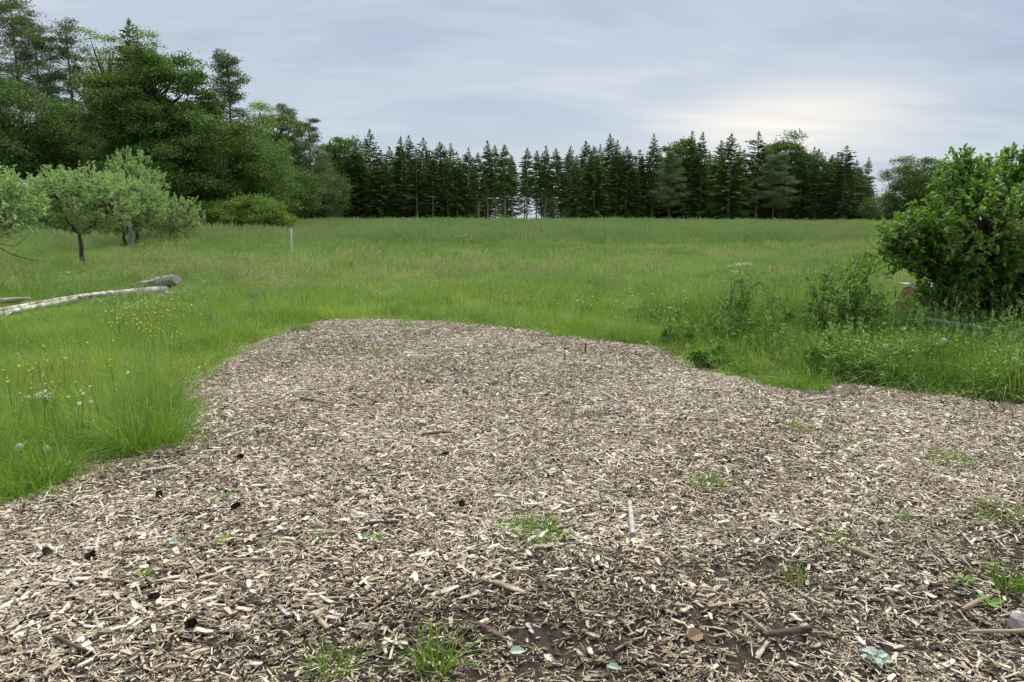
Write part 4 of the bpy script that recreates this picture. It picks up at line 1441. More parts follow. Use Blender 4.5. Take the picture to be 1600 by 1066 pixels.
# fallen logs at the left -------------------------------------------------------
def rough_tube(acc, P, rad, sides, seed, amp, mat=0, ends=True):
    g = np.random.default_rng(seed)
    P = np.asarray(P, float)
    n = 26
    tt = np.linspace(0, 1, len(P))
    t2 = np.linspace(0, 1, n)
    Q = np.stack([np.interp(t2, tt, P[:, k]) for k in range(3)], -1)
    for _ in range(3):
        Q[1:-1] = (Q[:-2] + 2 * Q[1:-1] + Q[2:]) / 4
    rr = np.interp(t2, np.linspace(0, 1, len(rad)), rad)
    b = Acc()
    tube(b, Q, rr, sides, mat, cap=False)
    V = b.V[0].reshape(n, sides, 3)
    c = Q[:, None, :]
    k = 1 + amp * (0.6 * np.sin(np.arange(sides) * 2.1 + seed)[None, :] * np.sin(t2 * 9 + seed)[:, None] + g.normal(0, 0.5, (n, sides)))
    acc.add(c + (V - c) * k[:, :, None], b.F[0], mat)
    if ends:
        for e, fl in ((0, True), (n - 1, False)):
            ring = (c + (V - c) * k[:, :, None])[e]
            cV = np.vstack([ring, ring.mean(0, keepdims=True) + (Q[e] - Q[e - 1 if e else 1]) * 0.15])
            tri = np.stack([np.arange(sides), (np.arange(sides) + 1) % sides, np.full(sides, sides)], -1)
            acc.add(cV, tri[:, ::-1] if fl else tri, mat)


a = Acc()
o = gp(250, 457)
q = [pt(208, 451, o[1] + 1.0) - o, pt(242, 444, o[1] + 0.5) - o, pt(276, 437, o[1]) - o]
rough_tube(a, q, [0.10, 0.125, 0.135, 0.15, 0.12], 18, 3, 0.13)
lg = link('fallen_log', a.mesh('fallen_log', M['log_rough'], True), loc=tuple(o), label='short thick rough-barked log lying behind the long bleached trunk', cat='log')
o = gp(150, 470)
yy = lambda u, v: gp(u, v)[1]
tr_px = [(262, 455, 462), (245, 454, 462), (200, 457, 466), (150, 461, 471), (100, 467, 477), (60, 474, 483), (20, 481, 490), (-60, 494, 503)]
a = Acc()
rough_tube(a, [pt(u, v, yy(u, w)) - o for u, v, w in tr_px], [0.10, 0.095, 0.072, 0.056, 0.048, 0.042, 0.036, 0.03], 14, 7, 0.13)
lg = link('bleached_log', a.mesh('bleached_log', M['log'], True), loc=tuple(o), label='long thin bleached trunk lying in the grass from the left edge', cat='log')
for nm, pxs, r0, r1 in (('limb', [(118, 468, 478), (90, 474, 482), (50, 481, 488), (-20, 495, 500)], 0.06, 0.05), ('twig', [(254, 457, 462), (275, 460, 465), (292, 461, 466), (312, 462, 468)], 0.035, 0.008),
                        ('twig', [(40, 478, 486), (20, 486, 494), (0, 500, 508)], 0.02, 0.008), ('twig', [(60, 473, 484), (30, 474, 482), (4, 470, 480)], 0.02, 0.008)):
    a = Acc()
    rough_tube(a, [pt(u, v, yy(u, w)) - o for u, v, w in pxs], [r0, r1], 9, 4, 0.10)
    link(nm, a.mesh(nm, M['log'], True), parent=lg)
a = Acc()
o = gp(20, 482)
rough_tube(a, [pt(48, 466, o[1]) - o, pt(20, 469, o[1]) - o, pt(-40, 474, o[1]) - o], [0.02, 0.05, 0.055], 12, 9, 0.25)
link('brushwood_log', a.mesh('brushwood_log', M['log_rough'], True), loc=tuple(o), label='weathered grey log end behind the bleached trunk at the left edge', cat='log')

# ------------------------------------------------------------------ right-hand side
DS = 10.6
g = np.random.default_rng(77)
o = pt(1540, 512, DS)
o[2] = ground(o[0], o[1])
LOBES = [(1432, 372, 48), (1412, 402, 34), (1478, 352, 52), (1462, 418, 44), (1508, 300, 44), (1500, 268, 26), (1556, 290, 46), (1590, 262, 34), (1540, 350, 66), (1600, 340, 70), (1530, 418, 62),
         (1590, 420, 72), (1640, 300, 60), (1670, 370, 90), (1660, 450, 80), (1500, 462, 40), (1560, 474, 52), (1720, 330, 80), (1740, 430, 90), (1620, 490, 50), (1398, 376, 26), (1475, 470, 46), (1525, 480, 52), (1580, 500, 50), (1545, 390, 56), (1500, 400, 52)]
tw, keep = Acc(), []
nodes = []
for i, (u, v, r) in enumerate(LOBES):
    c = pt(u, v, DS + g.normal(0, 0.35)) - o
    R_ = max(r - 17, 8) / FPX * DS
    st = np.array([g.normal(0, .22), g.normal(0, .22), -0.05])
    Q = bez(st, np.array([c[0] * 0.35, c[1] * 0.35, c[2] * 0.7]), c, 8)
    tube(tw, Q, np.linspace(0.022, 0.007, 8), 6, 0)
    ns = int(26 + 120 * R_ / 0.5)
    v_ = rvec(ns, g)
    p = c + v_ * R_ * (g.uniform(0.25, 1.0, ns) ** 0.45)[:, None] * np.array([1, 1.15, 1])
    p[:, 2] = np.maximum(p[:, 2], 0.12)
    for k in range(ns):
        tube(tw, [Q[g.integers(4, 8)], p[k]], [0.006, 0.003], 3, 0, cap=False)
    dr = unit(v_ * 0.7 + np.array([0, 0, 0.5]) + g.normal(size=(ns, 3)) * 0.4)
    shoots(tw, None, p, dr, g.uniform(0.12, 0.28, ns), 14, 0.072, 0.60, g, keep=keep, tint=(0, 1))
# tall whips at the top
for u, v in ((1500, 244), (1588, 232), (1545, 262), (1578, 250), (1482, 268), (1440, 350), (1390, 362)):
    e = pt(u, v, DS) - o
    st = e + np.array([0.05, 0, -0.40])
    shoots(tw, None, [st], [unit(e - st)], [0.42], 9, 0.06, 0.5, g, keep=keep)
kp = [np.concatenate([k[i] for k in keep]) for i in range(5)]
sh = thing('big_shrub', o, 'big glossy green shrub filling the right edge, overhanging the log pile', 'shrub')
link('stems', tw.mesh('shrub_stems', M['bark_dark'], True), parent=sh)
scr = (kp[0] + o)
uu = 800 + FPX * scr[:, 0] / (scr[:, 1] * CT - (scr[:, 2] - CAM_H) * ST)
front = np.argsort(scr[:, 1] + 100 * (uu > 1595))[:260]
msk = np.ones(len(scr), bool)
msk[front] = False
fol = Acc()
big_leaves(fol, kp[0][msk], kp[1][msk], kp[2][msk], kp[3][msk], kp[3][msk] * 0.62, 0, kp[4][msk])
link('foliage', fol.mesh('shrub_foliage', M['shrub']), parent=sh, kind='stuff')
lms = []
for i in range(6):
    a = Acc()
    big_leaves(a, np.zeros((1, 3)), np.array([[1.0, 0, 0]]), np.array([[0, 0, 1.0]]), 1.0, 0.62, 0, (i + 0.5) / 6)
    lms.append(a.mesh('shrub_leaf_%d' % i, M['shrub']))
from mathutils import Matrix
for j, i in enumerate(front):
    D = kp[1][i]
    S_ = unit(np.cross(D, kp[2][i]))
    U = np.cross(S_, D)
    m = Matrix(((D[0], -S_[0], U[0], 0), (D[1], -S_[1], U[1], 0), (D[2], -S_[2], U[2], 0), (0, 0, 0, 1)))
    link('leaf', lms[j % 6], parent=sh, loc=tuple(kp[0][i]), rot=m.to_euler(), scale=float(kp[3][i]))

# log pile under the shrub with a white sheet on top
yl = 12.3
a0 = pt(1420, 459, yl)
ax = unit(np.array([1.0, 0.22, 0.0]))
zb = float(ground(a0[0], a0[1]))
rl = 0.13
spots = [(a0 + [0.0, 0, 0], rl), (a0 + [0.10, 0.26, -0.03], 0.12), (a0 + [0.05, -0.10, -0.24], 0.13), (a0 + [0.02, 0.16, -0.25], 0.12), (a0 + [0.08, 0.42, -0.24], 0.125)]
names = ['topmost sawn log of the pile, its brown cut end facing the meadow', 'upper rear sawn log of the pile under the white sheet', 'lower front sawn log of the pile, sunk in the weeds', 'lower middle sawn log of the pile in the weeds',
         'lower rear sawn log of the pile by the meadow']
for (c, r), lab in zip(spots, names):
    a, b = Acc(), Acc()
    Q = np.array([ax * t_ for t_ in np.linspace(0, 1.5, 8)])
    tube(a, Q, [r, r * 1.02, r * 0.98, r, r * 1.03, r, r * 0.97, r], 16, 0, cap=False)
    ang = np.linspace(0, 2 * math.pi, 16, endpoint=False)
    sdv = unit(np.cross(ax, [0, 0, 1]))
    ring = np.array([0.995 * r * (math.cos(t_) * sdv + math.sin(t_) * np.array([0, 0, 1.0])) for t_ in ang])
    tri = np.stack([np.arange(16), (np.arange(16) + 1) % 16, np.full(16, 16)], -1)
    rings = []
    for off, fl in ((0.0, 1), (1.5, 0)):
        b = Acc()
        b.add(np.vstack([ring, [[0, 0, 0]]]) + ax * (off - 0.004 if fl else off + 0.004), tri[:, ::-1] if fl else tri)
        rings.append(b)
    rt = thing('sawn_log', c, lab, 'log', 'logs of the pile by the shrub')
    link('bark', a.mesh('log_bark', M['bark'], True), parent=rt)
    for b in rings:
        link('cut_end', b.mesh('log_cut_end', M['sawn']), parent=rt)
n1, n2 = 12, 9
X = np.linspace(0.10, 1.65, n1)
Yy = np.linspace(-0.17, 0.42, n2)
gx, gy = np.meshgrid(X, Yy)
zz = rl + 0.016 + 0.012 * np.sin(gx * 7 + gy * 5) - 0.10 * sstep(0.02, 0.2, -gy - 0.05) + 0.008 * np.sin(gy * 20)
W = a0 + gx[..., None] * ax + gy[..., None] * np.array([-ax[1], ax[0], 0]) + zz[..., None] * np.array([0, 0, 1.0])
W = W.reshape(-1, 3) - a0
i = (np.arange(n2 - 1)[:, None] * n1 + np.arange(n1 - 1)[None, :]).ravel()
a = Acc()
a.add(W, np.stack([i, i + 1, i + n1 + 1, i + n1], -1))
o_ = link('cover_sheet', a.mesh('cover_sheet', M['sheet'], True), loc=tuple(a0), label='white sheet laid over the log pile, half hidden by shrub leaves', cat='sheet')
sm = o_.modifiers.new('thickness', 'SOLIDIFY')
sm.thickness = 0.006
# grey pipe lying in front of the shrub
pp = [pt(1440, 499, 9.9), pt(1500, 508, 9.6), pt(1560, 518, 9.3), pt(1620, 527, 9.0), pt(1720, 541, 8.6)]
a = Acc()
tube(a, np.array(pp) - pp[0], 0.034, 12)
link('grey_pipe', a.mesh('grey_pipe', M['pipe'], True), loc=tuple(pp[0]), label='grey pipe lying through the grass in front of the big shrub', cat='pipe')


# thorny and leafy low shrubs, weeds
def low_shrub(name, u, v, d, tips, label, cat, leaf='weed', nl=10, ll=0.035, per=3, ln=0.18, r0=0.012, dead=0.0, seed=1, sub=8):
    g = np.random.default_rng(seed)
    o = pt(u, v, d)
    o[2] = ground(o[0], o[1])
    tw, lf = Acc(), Acc()
    for tu, tv in tips:
        e = pt(tu, tv, d + g.normal(0, 0.25)) - o
        st = np.array([g.normal(0, .22) + 0.35 * e[0], g.normal(0, .22), -0.03])
        Q = bez(st, np.array([e[0] * 0.55, e[1] * 0.4, e[2] * 0.85]), e, 10) + g.normal(size=(10, 3)) * 0.012
        tube(tw, Q, np.linspace(r0, r0 * 0.25, 10), 5, 0, cap=False)
        for k in range(sub):
            s_ = g.integers(3, 10)
            d_ = unit(g.normal(size=3) + np.array([0, 0, 0.35]))
            l = ln * g.uniform(0.5, 1.5)
            Q2 = bez(Q[s_], Q[s_] + d_ * l * 0.5 + [0, 0, 0.02], Q[s_] + d_ * l, 4)
            tube(tw, Q2, [r0 * 0.35, r0 * 0.3, r0 * 0.22, r0 * 0.12], 3, 0, cap=False)
            if g.random() > dead:
                shoots(tw, lf, [Q2[1], Q2[2], Q2[3]][:per], unit(g.normal(size=(3, 3)) + [0, 0, 0.3])[:per], [l * 0.5] * min(3, per), nl, ll, 0.55, g, twr=0.002)
    r = thing(name, o, label, cat)
    link('stems', tw.mesh(name + '_stems', M['bark_dark' if cat == 'shrub' else 'stem']), parent=r)
    link('foliage', lf.mesh(name + '_foliage', M[leaf]), parent=r)
    return r


low_shrub('rose_shrub', 1318, 530, 9.6, [(1352, 398), (1360, 425), (1335, 430), (1288, 442), (1270, 452), (1300, 460), (1360, 455), (1330, 470), (1380, 470), (1262, 480), (1310, 435), (1345, 448), (1296, 476), (1372, 488), (1280, 494), (1340, 492)],
          'arching leafy rose shrub standing above the weeds, left of the log pile', 'shrub', 'shrub', 11, 0.054, 2, 0.22, 0.007, 0.0, 3, 15)
low_shrub('thorn_shrub', 1150, 545, 9.4, [(1188, 428), (1160, 440), (1132, 462), (1170, 470), (1118, 480), (1195, 480), (1140, 490), (1210, 470), (1160, 500), (1105, 505), (1180, 508), (1128, 512), (1215, 505)],
          'sparse dark thorn shrub with bare tips, below the tall white umbels', 'shrub', 'weed', 11, 0.034, 3, 0.16, 0.006, 0.25, 4, 13)
low_shrub('bramble', 1225, 540, 9.8, [(1258, 468), (1212, 470), (1240, 485), (1186, 498), (1272, 500), (1280, 478), (1228, 490), (1165, 510)],
          'low tangle of bramble between thorn shrub and rose shrub', 'shrub', 'weed', 9, 0.046, 2, 0.24, 0.004, 0.1, 5, 13)
low_shrub('bramble', 1410, 540, 9.6, [(1400, 470), (1425, 482), (1380, 485), (1440, 490), (1395, 500), (1430, 505), (1365, 495)],
          'low bramble in front of the log pile, right of the rose shrub', 'shrub', 'weed', 9, 0.050, 2, 0.24, 0.004, 0.1, 6, 13)
low_shrub('nettle_clump', 1062, 543, 9.7, [(1062, 496), (1040, 506), (1086, 502), (1034, 516), (1096, 512), (1066, 512), (1050, 522), (1080, 524)],
          'dark nettle clump at the left end of the weed strip', 'weed', 'weed', 9, 0.055, 2, 0.13, 0.004, 0.0, 8, 9)
low_shrub('weed_clump', 1118, 578, 8.3, [(1085, 556), (1120, 550), (1148, 554), (1092, 562), (1165, 566), (1128, 560), (1108, 568), (1150, 572)],
          'leafy grey-green weed clump spilling onto the chips below the thorn shrub', 'weed', 'weed', 10, 0.06, 3, 0.09, 0.004, 0.0, 9, 11)
low_shrub('weed_clump', 1285, 575, 7.9, [(1275, 540), (1290, 532), (1305, 545), (1262, 556), (1315, 556), (1290, 560)],
          'leafy weed clump below the rose shrub', 'weed', 'weed', 8, 0.05, 3, 0.09, 0.005, 0.0, 10, 7)
low_shrub('weed_clump', 1452, 585, 7.9, [(1440, 552), (1455, 545), (1470, 556), (1430, 566), (1480, 565)],
          'leafy weed clump between the first two dandelion clocks', 'weed', 'weed', 8, 0.05, 3, 0.09, 0.005, 0.0, 11, 7)


# rank grass of the right-hand strip
def clump_tall(i):
    g = np.random.default_rng(450 + i)
    a = Acc()
    blades(a, 70, 0.20, 0.18, 0.44, 0.0075, 0.50, 0, g, (0, 0.8), 4, 1.0)
    if i % 3 == 1:
        seed_stalks(a, 1, 0.15, 0.45, 0.62, 0.003, 0, 1, g, 0.08)
    return a.mesh('rank_grass_source_%d' % i, [M['grass_rank'], M['seed']])


x, y = rng.uniform(1.2, 9.5, 5400), rng.uniform(6.3, 12.5, 5400)
k = (bed_sd(x, y) > 0.12) & (y < 12.2 - 0.10 * np.abs(x - 4)) & (x > 3.4 - 0.2 * (y - 6)) & (rng.random(len(x)) < 0.8)
grow('rank_grass', sources('rank_grass', [clump_tall(i) for i in range(6)]), 6, x[k], y[k], 0.7, 1.15, 'long rank grass of the weedy strip on the right', -0.05, 1 + 0.60 * sstep(8.0, 9.2, y[k]) * (1 - sstep(4.4, 5.2, x[k])))


def weed_mesh(i):
    g = np.random.default_rng(480 + i)
    a = Acc()
    for _ in range(9):
        b = np.array([g.normal(0, .10), g.normal(0, .10), 0])
        h = g.uniform(0.14, 0.38)
        e = b + [g.normal(0, .08), g.normal(0, .08), h]
        tube(a, [b, e], 0.002, 3, 0, 0.3, cap=False)
        n = 16
        t_ = g.uniform(0.15, 1.0, n)
        big_leaves(a, b + (e - b) * t_[:, None], rvec(n, g) * [1, 1, .4] + [0, 0, .2], rvec(n, g) * 0.5 + [0, 0, 1], 0.045 * g.uniform(0.6, 1.3, n), 0.022 * g.uniform(0.7, 1.3, n), 0, np.clip(0.3 + 0.5 * t_ + g.normal(0, .15, n), 0, 1))
    return a.mesh('weed_source_%d' % i, [M['weed']])


x, y = rng.uniform(1.8, 9.0, 1500), rng.uniform(6.4, 11.8, 1500)
k = (bed_sd(x, y) > 0.05) & (x > 3.6 - 0.22 * (y - 6)) & (y < 11.6) & (wob(x, y, 1.9, 2.0) > -0.35)
grow('weed_growth', sources('weeds', [weed_mesh(i) for i in range(5)]), 5, x[k], y[k], 0.7, 1.25, 'leafy green weeds mixed into the rank grass on the right', 0.0)


# ------------------------------------------------------------------ tufts and seedlings on the chips
def tuft(u, v, r, h, n, label, seed, w=0.005, lean=0.4, name='grass_tuft', mat='tuft'):
    g = np.random.default_rng(seed)
    p = gp(u, v)
    a = Acc()
    blades(a, n, r, h * 0.45, h, w, lean, 0, g, (0, 0.95), 4, 0.9)
    return link(name, a.mesh(name, M[mat]), loc=(p[0], p[1], float(bed_z(p[0], p[1])) + 0.01 if bed_sd(p[0], p[1], False) < 0 else p[2]), label=label, cat='grass tuft', group='grass tufts on and beside the chips')


TUFTS = [(240, 700, 0.22, 0.42, 250, 'biggest bright grass tuft at the left edge of the chips'),
         (205, 712, 0.12, 0.32, 160, 'grass tuft just left of the biggest bright tuft'),
         (85, 752, 0.10, 0.36, 130, 'upright grass tuft below the left dandelion clocks'),
         (40, 772, 0.13, 0.30, 150, 'grass tuft at the left edge of the photograph on the chip border'),
         (848, 850, 0.10, 0.12, 110, 'bright low grass tuft in the middle of the chips, left of the upright stick'),
         (812, 838, 0.07, 0.12, 50, 'thin grass tuft touching the bright one in the middle of the chips'),
         (1482, 728, 0.14, 0.09, 130, 'low grass patch on the chips at the right, in line with the peg'),
         (1302, 850, 0.10, 0.07, 70, 'flat grass patch on the chips right of the upright stick'),
         (1108, 768, 0.08, 0.12, 60, 'olive grass tuft in the middle right of the chips'),
         (678, 1058, 0.05, 0.20, 60, 'dark spiky grass tuft at the bottom of the photograph, below the bark slab'),
         (520, 1062, 0.06, 0.15, 45, 'thin grass tuft at the bottom edge, left of the spiky tuft'),
         (1244, 680, 0.05, 0.12, 50, 'small dark green tuft on the chips below the weed strip'),
         (598, 556, 0.14, 0.10, 70, 'flat tuft on the far chips, nearest the far edge on the left'),
         (634, 514, 0.10, 0.20, 80, 'tuft standing at the far edge of the chips'),
         (872, 530, 0.13, 0.16, 90, 'grass tuft at the far edge of the chips left of the peg'),
         (740, 520, 0.10, 0.12, 50, 'yellowish tuft at the middle of the far edge of the chips'),
         (1558, 812, 0.13, 0.10, 80, 'grass patch on dark soil at the right edge of the chips'),
         (1572, 925, 0.06, 0.16, 50, 'upright tuft near the pale stone at the right edge'),
         (1240, 915, 0.05, 0.09, 40, 'mossy tuft in the dark hollow of the chips'),
         (505, 858, 0.03, 0.10, 22, 'tiny grass sprout left of the middle of the chips'),
         (1262, 612, 0.16, 0.26, 220, 'bright grass tuft pushing onto the chips below the rose shrub'),
         (1205, 604, 0.12, 0.20, 120, 'grass tuft on the chip border left of the bright one by the rose shrub'),
         (1160, 578, 0.12, 0.18, 110, 'grass tuft on the chips beside the grey-green weed clump'),
         (470, 520, 0.12, 0.24, 120, 'grass tuft at the far left corner of the chips'),
         (1330, 700, 0.04, 0.08, 24, 'tiny tuft on the chips right of the small dark green one')]
for i, (u, v, r, h, n_, lab) in enumerate(TUFTS):
    tuft(u, v, r * 1.1, h * 1.25, int(n_ * 1.6), lab, 900 + i)


def rosette(name, u, v, n, ll, wr, mat, label, cat, seed, up=0.5, group=None):
    g = np.random.default_rng(seed)
    p = gp(u, v)
    z = float(bed_z(p[0], p[1])) + 0.018
    rt = thing(name, (p[0], p[1], z), label, cat, group)
    for i in range(n):
        a_ = i * 2.4 + g.normal(0, .3)
        D = np.array([[math.cos(a_), math.sin(a_), up * g.uniform(0.3, 1.2)]])
        a = Acc()
        big_leaves(a, np.array([[math.cos(a_) * 0.01, math.sin(a_) * 0.01, 0.003 * i]]), D, np.array([[0, 0, 1.0]]) + g.normal(size=(1, 3)) * 0.3, ll * g.uniform(0.7, 1.15), ll * wr, 0, g.random())
        link('leaf', a.mesh('leaf', M[mat]), parent=rt)
    return rt


rosette('pale_seedling', 1366, 1050, 9, 0.055, 0.7, 'pale_leaf', 'cluster of pale mint-green leaves near the bottom right corner', 'plant', 1, 0.35)
rosette('seedling', 225, 918, 4, 0.055, 0.45, 'tuft', 'bright green two-leaved seedling on the left chips', 'plant', 2, 0.9)
rosette('seedling', 1542, 962, 8, 0.055, 0.6, 'weed', 'green seedling left of the pale stone', 'plant', 3, 0.6)
rosette('seedling', 1505, 925, 7, 0.05, 0.55, 'weed', 'green seedling on dark soil, above the long curved stick', 'plant', 4, 0.6)
rosette('seedling', 1415, 820, 8, 0.05, 0.6, 'weed', 'grey-green seedling on the chips at the right', 'plant', 6, 0.5)
rosette('seedling', 580, 856, 6, 0.05, 0.5, 'weed', 'pale seedling on the chips left of the middle', 'plant', 7, 0.5)
rosette('seedling', 350, 788, 6, 0.045, 0.5, 'weed', 'small seedling behind the dark cone on the left chips', 'plant', 8, 0.5)


def fallen_leaf(u, v, ll, mat, label, seed, wr=0.6):
    g = np.random.default_rng(seed)
    p = gp(u, v)
    a = Acc()
    an = g.uniform(-0.6, 0.6)
    big_leaves(a, np.zeros((1, 3)), np.array([[math.cos(an), math.sin(an), 0.12]]), np.array([[0.2, -0.5, 1.0]]), ll, ll * wr, 0, g.random())
    link('fallen_leaf', a.mesh('fallen_leaf', M[mat]), loc=(p[0], p[1], float(bed_z(p[0], p[1])) + 0.034), label=label, cat='leaf', group='leaves fallen on the chips')


fallen_leaf(796, 1040, 0.065, 'pale_leaf', 'pale mint leaf lying right of the spiky grass tuft', 1)
fallen_leaf(266, 864, 0.060, 'pale_leaf', 'pale mint leaf lying on the left chips', 2)
fallen_leaf(948, 1062, 0.055, 'pale_leaf', 'pale mint leaf at the bottom edge of the photograph', 3)
fallen_leaf(1075, 1020, 0.085, 'dry_leaf', 'curled tan dry leaf left of the brown stick', 4, 0.75)
fallen_leaf(338, 862, 0.075, 'weed', 'green leaf lying right of the pale mint leaf', 5, 0.4)


# ------------------------------------------------------------------ sticks, slabs, cones, stone
def stick(name, p0, p1, r, mat, label, cat='stick', bend=0.0, flat=1.0, lift=0.016, seed=1, stub=False):
    a3, b3 = gp(*p0), gp(*p1)
    for q in (a3, b3):
        q[2] = float(bed_z(q[0], q[1])) + lift + r * flat
    o = (a3 + b3) / 2
    side = unit(np.cross(b3 - a3, [0, 0, 1.0]))
    acc = Acc()
    m = side * bend + np.array([0, 0, abs(bend) * 0.3 + 0.004])
    Q = bez(a3 - o, m * 2, b3 - o, 10)
    g = np.random.default_rng(seed)
    b = Acc()
    tube(b, Q, r * np.array([0.8, 0.95, 1, 1.02, 0.97, 1, 0.95, 0.92, 0.86, 0.62]) * g.uniform(0.82, 1.15, 10), 7, cap=True)
    V = np.concatenate(b.V)
    if flat != 1.0:
        zc = np.interp(((V - Q[0]) @ unit(Q[-1] - Q[0])), [0, np.linalg.norm(Q[-1] - Q[0])], [Q[0, 2], Q[-1, 2]])
        V[:, 2] = zc + (V[:, 2] - zc) * flat
    V = V + g.normal(0, r * 0.10, V.shape)
    k = 0
    for vv, ff in zip(b.V, b.F):
        acc.add(V[k:k + len(vv)], ff - k)
        k += len(vv)
    if stub:
        tube(acc, [Q[3], Q[3] + side * 0.05 + [0, 0, 0.03]], [r * 0.5, r * 0.3], 6)
    return link(name, acc.mesh(name, M[mat], True), loc=tuple(o), label=label, cat=cat)


stick('weathered_stick', (988, 852), (983, 797), 0.016, 'stick_pale', 'thick bleached stick pointing away from the camera right of the middle', stub=True)
stick('weathered_stick', (221, 748), (279, 741), 0.014, 'stick_pale', 'bleached stick lying near the left grass edge of the chips', flat=0.7, seed=2)
stick('bark_slab', (771, 924), (820, 943), 0.019, 'stick_tan', 'flat tan wood slab lying below the middle of the chips', 'slab', flat=0.35, seed=3)
stick('brown_stick', (1192, 1012), (1266, 1001), 0.013, 'stick_brown', 'dark brown barked stick near the bottom, left of the mint-green leaves', bend=0.006, seed=4)
stick('curved_stick', (1512, 1004), (1640, 1000), 0.009, 'stick_tan', 'long curved tan stick running out of the right edge', bend=0.03, seed=5)
stick('pale_splinter', (1502, 970), (1548, 948), 0.011, 'stick_tan', 'tan stick slanting near the seedling at the right edge', seed=6)
stick('pale_splinter', (1106, 963), (1182, 953), 0.010, 'stick_tan', 'long tan splinter below the dark hollow', flat=0.5, seed=7)
stick('brown_stick', (742, 992), (784, 1014), 0.015, 'stick_brown', 'short dark stick above the bottom edge, right of the spiky tuft', seed=8, flat=0.7)
stick('pale_splinter', (1182, 1046), (1200, 1016), 0.009, 'stick_pale', 'narrow pale splinter below the brown barked stick', flat=0.5, seed=9)
stick('brown_stick', (1160, 975), (1200, 1008), 0.008, 'stick_tan', 'thin grey stick slanting down to the brown barked one', seed=10)
stick('pale_splinter', (202, 948), (230, 974), 0.010, 'stick_pale', 'split pale stick on the lower left chips beside a cone', flat=0.4, seed=11)
stick('pale_splinter', (434, 962), (452, 978), 0.011, 'stick_pale', 'short white wood piece on the lower left chips', flat=0.45, seed=12)
stick('pale_splinter', (492, 976), (512, 1000), 0.012, 'stick_tan', 'short tan wood piece right of the short white one', flat=0.6, seed=13)
stick('pale_splinter', (330, 892), (430, 889), 0.008, 'stick_tan', 'long thin tan stick across the left chips', bend=0.008, seed=14)
stick('brown_stick', (570, 833), (622, 830), 0.010, 'stick_brown', 'dark brown straight stick left of the bright low tuft', seed=15)
stick('pale_splinter', (88, 846), (126, 830), 0.009, 'stick_pale', 'bleached stick on the chips at the far left', flat=0.7, seed=16)
stick('brown_stick', (88, 1012), (140, 1036), 0.008, 'stick_brown', 'curved dark twig in the bottom left corner', bend=0.012, seed=17)
stick('pale_splinter', (106, 918), (124, 932), 0.009, 'stick_pale', 'pale forked wood piece at the left, between the cones', flat=0.5, seed=18, stub=True)
stick('pale_splinter', (940, 622), (968, 638), 0.012, 'stick_pale', 'bleached stick on the far chips left of the weed strip', seed=19)
stick('pale_splinter', (340, 700), (384, 682), 0.010, 'stick_pale', 'slanting bleached stick on the chips right of the biggest tuft', seed=20)
stick('pale_splinter', (470, 630), (520, 640), 0.012, 'stick_tan', 'tan stick on the far left chips', seed=21)
stick('pale_splinter', (660, 690), (705, 686), 0.012, 'stick_brown', 'dark stick in the middle of the far chips', seed=22)
stick('pale_splinter', (1238, 635), (1300, 628), 0.012, 'stick_pale', 'pale curved stick below the bright grass tuft by the rose shrub', bend=0.02, seed=23, flat=0.6)
stick('pale_splinter', (1322, 871), (1366, 888), 0.010, 'stick_tan', 'tan stick above the dark soil at the right', seed=24)


def cone(u, v, label, seed, ln=0.055):
    g = np.random.default_rng(seed)
    p = gp(u, v)
    a = Acc()
    ax_ = unit(np.array([g.normal(), g.normal(), 0.15]))
    sdv = unit(np.cross(ax_, [0, 0, 1.0]))
    upv = np.cross(sdv, ax_)
    tube(a, [ax_ * t_ * ln for t_ in (-0.5, -0.2, 0.2, 0.5)], [0.006, 0.011, 0.010, 0.003], 8)
    n = 60
    tt = np.linspace(-0.48, 0.5, n)
    an = np.arange(n) * 2.39996
    rad = 0.010 * np.sqrt(np.clip(1 - (tt * 1.9) ** 2, 0.05, 1))
    rv = np.cos(an)[:, None] * sdv + np.sin(an)[:, None] * upv
    leaves(a, ax_ * (tt * ln)[:, None] + rv * rad[:, None] * 0.5, rv + ax_ * 0.55, ax_ - rv * 0.2, 0.017 * (1 - 0.4 * np.abs(tt)), 0.016, 0, g.random(n), -0.1)
    link('spruce_cone', a.mesh('spruce_cone', M['cone']), loc=(p[0], p[1], float(bed_z(p[0], p[1])) + 0.034), label=label, cat='cone', group='dark cones lying on the chips')


for i, (u, v, lab) in enumerate(((370, 806, 'biggest dark cone, on the left chips below the bleached stick'), (250, 786, 'dark cone left of the biggest cone'), (75, 880, 'dark cone nearest the left edge'),
                                 (142, 886, 'dark cone right of the one nearest the left edge'), (243, 952, 'dark cone beside the split pale stick'), (301, 995, 'lowest dark cone on the left chips'),
                                 (377, 726, 'dark cone on the upper left chips'), (722, 802, 'dark cone in the middle of the chips'), (695, 722, 'dark cone farthest from the camera, middle of the chips'))):
    cone(u, v, lab, 950 + i, 0.045 if i else 0.062)
p = gp(1594, 995)
bm_ = Acc()
ph, th = np.linspace(0, math.pi, 7), np.linspace(0, 2 * math.pi, 10, endpoint=False)
g = np.random.default_rng(12)
V = np.array([[math.sin(a_) * math.cos(b_), math.sin(a_) * math.sin(b_), math.cos(a_)] for a_ in ph for b_ in th]) * g.uniform(0.85, 1.15, (70, 1)) * np.array([0.055, 0.045, 0.06])
i = (np.arange(6)[:, None] * 10 + np.arange(10)[None]).ravel()
j = (np.arange(6)[:, None] * 10 + (np.arange(10)[None] + 1) % 10).ravel()
bm_.add(V, np.stack([i, i + 10, j + 10, j], -1))
link('pale_stone', bm_.mesh('pale_stone', M['stone']), loc=(p[0], p[1], float(bed_z(p[0], p[1])) + 0.035), label='pale pinkish stone at the right edge of the chips', cat='stone')


